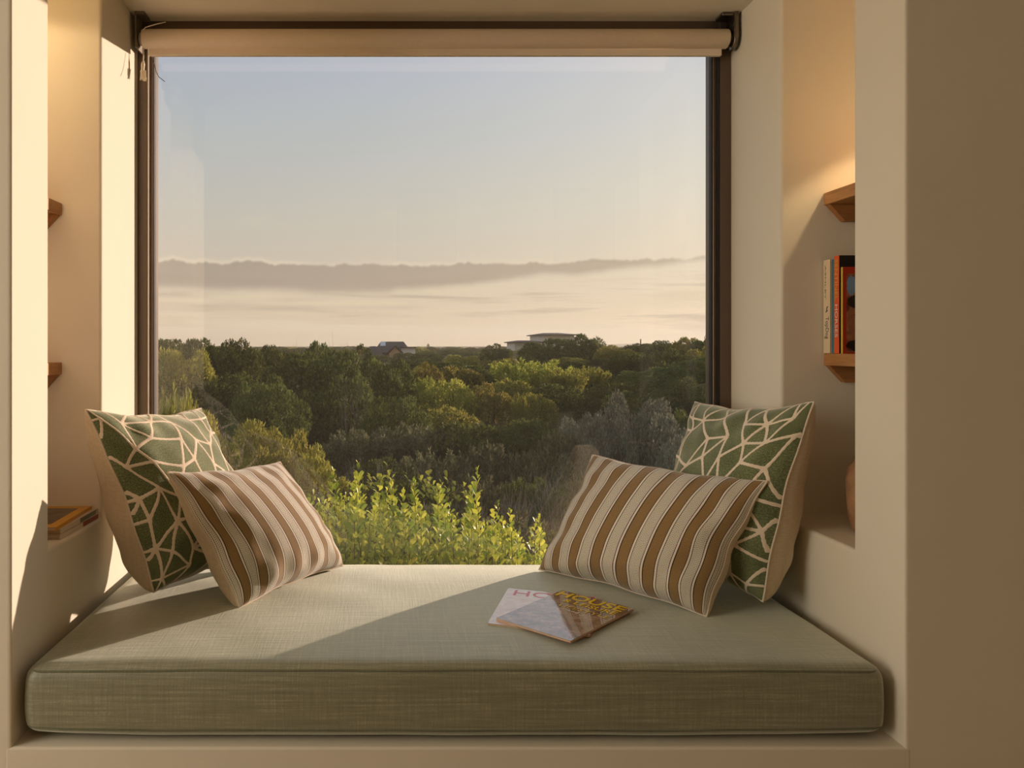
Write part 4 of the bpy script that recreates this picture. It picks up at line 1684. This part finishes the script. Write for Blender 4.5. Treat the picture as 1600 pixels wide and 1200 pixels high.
# gabled porch in front
gx0, gx1, gy = hx(608, D1), hx(626, D1), D1 - 2.4
V = [(gx0, gy, hz(570, D1)), (gx1, gy, hz(570, D1)), (gx1, gy, hz(551, D1)), ((gx0 + gx1) / 2, gy, hz(542, D1)), (gx0, gy, hz(551, D1))]
V += [(x, y + 2.4, z) for x, y, z in V]
keep(link('gable', mesh('gable', V, [(0, 1, 2, 3, 4), (9, 8, 7, 6, 5)] + [(i, i + 5, (i + 1) % 5 + 5, (i + 1) % 5) for i in range(5)]), plain('gable_wall', rgb(196, 160, 116), .9)), h1)
for s_ in (0, 1):
    a = (gx0 - .25, hz(552.5, D1)) if s_ == 0 else (gx1 + .25, hz(552.5, D1))
    b = ((gx0 + gx1) / 2, hz(541, D1))
    V = [(a[0], gy - .3, a[1]), (b[0], gy - .3, b[1]), (b[0], gy + 3.2, b[1]), (a[0], gy + 3.2, a[1])]
    V += [(x, y, z + .14) for x, y, z in V]
    keep(link('porch_roof', mesh('porch_roof', V, [(0, 3, 2, 1), (4, 5, 6, 7), (0, 1, 5, 4), (1, 2, 6, 5), (2, 3, 7, 6), (3, 0, 4, 7)]), M_ROOF), h1)
keep(box('annex', hx(627, D1), hx(648.5, D1), D1 - 1, D1 + 2, hz(570, D1), hz(543.5, D1), M_HPALE), h1)
keep(box('annex_roof', hx(626, D1), hx(649.5, D1), D1 - 1.3, D1 + 2.2, hz(543.5, D1), hz(542.3, D1), M_ROOF), h1)
# skylight lies in the front roof slope
e0, e1 = Vector((hx(597.5, D1), D1 - .5, hz(551, D1))), Vector((hx(597.5, D1), D1 + 3, hz(533.5, D1)))
sl = (e1 - e0)
M = frame_matrix(e0 + sl * .55 + Vector((0, -.02, .02)), (1, 0, 0), sl)
o = box('skylight', -.25, .35, 0, sl.length * .36, 0, .08, M_SKYL)
o.matrix_world = M
keep(o, h1)

D2 = 105.0
h2 = thing('house', 'pale two-storey flat-roofed house on the skyline behind the dome tree', 'house', (hx(850, D2), D2, hz(552, D2)))
keep(box('upper_storey', hx(843, D2), hx(897, D2), D2, D2 + 7, hz(560, D2), hz(522.5, D2), M_HPALE), h2)
keep(box('lower_wing', hx(801, D2), hx(850, D2), D2 - 1.5, D2 + 5, hz(560, D2), hz(534, D2), M_HPALE), h2)
for a, b, c, d_, y0, y1 in ((839, 901, 522.8, 519.6, D2 - .9, D2 + 7.8), (797, 846, 534.3, 531.8, D2 - 2.6, D2 + 5.4)):
    bm = bmesh.new()
    ridge_roof(bm, hx(a, D2), hx(b, D2), y0, y1, hz(c, D2), hz(d_, D2), (hx(b, D2) - hx(a, D2)) * .3)
    box_bm(bm, hx(a, D2), hx(b, D2), y0, y1, hz(c, D2) - .12, hz(c, D2))
    keep(link('roof', done(bm, 'roof'), M_ROOF), h2)
for a, b in ((850, 856), (862, 868), (874, 880), (886, 892)):
    f_o = keep(box('window', hx(a, D2), hx(b, D2), D2 - .06, D2 + .02, hz(533, D2), hz(526, D2), M_HPALE), h2)
    pn = box('pane', hx(a + .7, D2), hx(b - .7, D2), D2 - .09, D2 - .05, hz(532.3, D2), hz(526.7, D2), M_HGLASS)
    pn.parent = f_o
    pn.matrix_parent_inverse = Matrix.Translation(-h2.location)
for a in (801.5, 812, 823, 834):
    keep(box('veranda_post', hx(a, D2), hx(a + 1.0, D2), D2 - 2.3, D2 - 2.2, hz(556, D2), hz(534, D2), M_POST), h2)
keep(box('railing', hx(801, D2), hx(840, D2), D2 - 2.3, D2 - 2.24, hz(541.4, D2), hz(540.8, D2), M_POST), h2)

# obelisk-like marker and a thin pole on the skyline
bm = bmesh.new()
D3 = 140.0
r0, r1 = .42, .22
x = hx(669, D3)
rows = [(r0, hz(548, D3)), (r1, hz(539, D3)), (.02, hz(536.5, D3))]
ring = [[bm.verts.new((x + r_ * sx_, D3 + r_ * sy_, z)) for sx_, sy_ in ((-1, -1), (1, -1), (1, 1), (-1, 1))] for r_, z in rows]
for i in range(2):
    for k in range(4):
        bm.faces.new((ring[i][k], ring[i][(k + 1) % 4], ring[i + 1][(k + 1) % 4], ring[i + 1][k]))
bm.faces.new(ring[0][::-1])
bm.faces.new(ring[2])
tag(link('marker_beacon', done(bm, 'marker_beacon'), M_POST), 'tiny pale pointed marker on the skyline right of the dark-roofed house', 'marker')
D4 = 120.0
tag(link('utility_pole', tube_mesh('utility_pole', [(hx(1001, D4), D4, hz(548, D4)), (hx(1001, D4), D4, hz(530, D4))], .10, 8), M_BARK), 'thin dark pole on the skyline above the grey dome shrub', 'pole')


# ================================================================== SHRUB JUST OUTSIDE THE WINDOW
def obovate():
    rows = [(0, 0, 0), (.22, .10, .01), (.50, .20, .03), (.78, .26, .02), (.95, .15, -.01), (1.0, 0, -.03)]
    V, Fc = [], []
    V.append((0, 0, 0))
    for y, w_, b_ in rows[1:-1]:
        V += [(-w_ * 1.2, y, b_ + w_ * .25), (0, y, b_), (w_ * 1.2, y, b_ + w_ * .25)]
    V.append((0, 1, -.03))
    Fc += [(0, 2, 1), (0, 3, 2)]
    for i in range(3):
        a = 1 + 3 * i
        Fc += [(a, a + 1, a + 4, a + 3), (a + 1, a + 2, a + 5, a + 4)]
    Fc += [(10, 11, 13), (11, 12, 13)]
    return V, Fc


LV, LF = obovate()
leaf_me = mesh('leaf', LV, LF, True)
leaf_me.materials.append(M_FRONT)
sky_px = [(440, 775), (480, 768), (520, 762), (560, 752), (610, 768), (645, 780), (690, 785), (745, 775), (780, 805), (810, 820), (845, 838), (880, 862)]
special = [(520, 742, 3.5), (560, 732, 3.4), (612, 754, 3.3), (648, 760, 3.45), (690, 762, 3.5), (684, 768, 3.3), (746, 741, 3.4), (738, 765, 3.5), (592, 765, 3.6), (778, 795, 3.4), (797, 805, 3.3), (843, 815, 3.35), (836, 822, 3.25),
           (505, 772, 3.3), (630, 776, 3.3), (770, 806, 3.2)]
rs = random.Random(77)
sprigs = []
for px, py, D in special:
    sprigs.append((px, py - 7, D))
    sprigs.append((px + rs.uniform(-9, 9), py + rs.uniform(8, 18), D + .03))
for k in range(310):
    px = rs.uniform(430, 865)
    base_py = float(np.interp(px, [q[0] for q in sky_px], [q[1] for q in sky_px]))
    sprigs.append((px, base_py + rs.uniform(4, 30) + 95 * rs.random() ** 1.6, rs.uniform(3.05, 3.75)))
mats, stems_v, stems_f = [], [], []
for (px, py, D) in sprigs:
    tip = P(px, py, D)
    L = rs.uniform(.26, .42)
    lean = Vector((rs.uniform(-.22, .22), rs.uniform(-.2, .2), 0))
    foot = tip - (Vector((0, 0, 1)) + lean) * L
    # stem, three-sided
    i0 = len(stems_v)
    ns_ = 4
    for k in range(ns_ + 1):
        q = foot.lerp(tip, k / ns_) + lean * .12 * math.sin(math.pi * k / ns_)
        for a in range(3):
            stems_v.append(q + Vector((math.cos(a * 2.094), math.sin(a * 2.094), 0)) * (.0022 - .0012 * k / ns_))
    for k in range(ns_):
        for a in range(3):
            stems_f.append((i0 + 3 * k + a, i0 + 3 * k + (a + 1) % 3, i0 + 3 * k + 3 + (a + 1) % 3, i0 + 3 * k + 3 + a))
    n = int(L / .0135)
    ang = rs.uniform(0, 6.28)
    for k in range(n):
        f = 1 - (k / n)                 # 1 at the tip
        q = foot.lerp(tip, f) + lean * .12 * math.sin(math.pi * f)
        ang += 2.4
        out_ = Vector((math.cos(ang), math.sin(ang), 0))
        openness = .35 + .75 * (1 - f) ** .6
        ax_ = (Vector((0, 0, 1)) + out_ * openness * 1.2 + Vector((rs.uniform(-.4, .4), rs.uniform(-.4, .4), rs.uniform(-.35, .35)))).normalized()
        ln = (.021 + .026 * min(1, (1 - f) * 3.2)) * rs.uniform(.8, 1.15)
        zx = (Vector((rs.uniform(-.6, .6), rs.uniform(-.6, .6), 1)) - out_ * .6).normalized()
        sx_ = ax_.cross(zx).normalized()
        nz_ = sx_.cross(ax_)
        M = Matrix(((sx_.x, ax_.x, nz_.x, q.x), (sx_.y, ax_.y, nz_.y, q.y), (sx_.z, ax_.z, nz_.z, q.z), (0, 0, 0, 1)))
        mats.append((M @ Matrix.Diagonal((ln * rs.uniform(.85, 1.2), ln, ln, 1)), ln / q.y, q.z))
bush_base = Vector((.15, 3.4, float(ground_rel(.15, 3.4)) + CZ))
fb = thing('leafy_shrub', 'bright yellow-green waxy-leaved shrub just outside the glass, behind the seat cushion', 'shrub', tuple(bush_base))
zcut = CZ - (872 - VY) / F * 3.4
order = sorted(range(len(mats)), key=lambda i: -(mats[i][1] if mats[i][2] > zcut else 0))
first = set(order[:290])
for i in order[:290]:
    o = link('leaf', leaf_me)
    o.parent = fb
    o.matrix_parent_inverse = Matrix.Translation(-fb.location)
    o.matrix_world = mats[i][0]
LVn = np.array([(*v, 1) for v in LV])
V, Fc = [], []
for i in range(len(mats)):
    if i in first:
        continue
    b0 = len(V)
    V += [tuple(q) for q in (np.array(mats[i][0]) @ LVn.T).T[:, :3]]
    Fc += [tuple(k + b0 for k in f) for f in LF]
o = keep(link('foliage', mesh('foliage', V, Fc, True), M_FRONT), fb)
o['kind'] = 'stuff'
# stems and the main branches down to the ground
for k in range(26):
    a = bush_base + Vector((rs.uniform(-.15, .15), rs.uniform(-.1, .1), -.03))
    px = rs.uniform(460, 850)
    b = P(px, 880 + rs.uniform(-20, 30), rs.uniform(3.15, 3.65))
    m_ = a.lerp(b, .5) + Vector((rs.uniform(-.05, .05), rs.uniform(-.05, .05), -.08))
    i0 = len(stems_v)
    for q, r_ in ((a, .010), (m_, .007), (b, .004)):
        for s_ in range(3):
            stems_v.append(q + Vector((math.cos(s_ * 2.094), math.sin(s_ * 2.094), 0)) * r_)
    for j in range(2):
        for s_ in range(3):
            stems_f.append((i0 + 3 * j + s_, i0 + 3 * j + (s_ + 1) % 3, i0 + 3 * j + 3 + (s_ + 1) % 3, i0 + 3 * j + 3 + s_))
keep(link('stems', mesh('stems', stems_v, stems_f), M_BARK), fb)
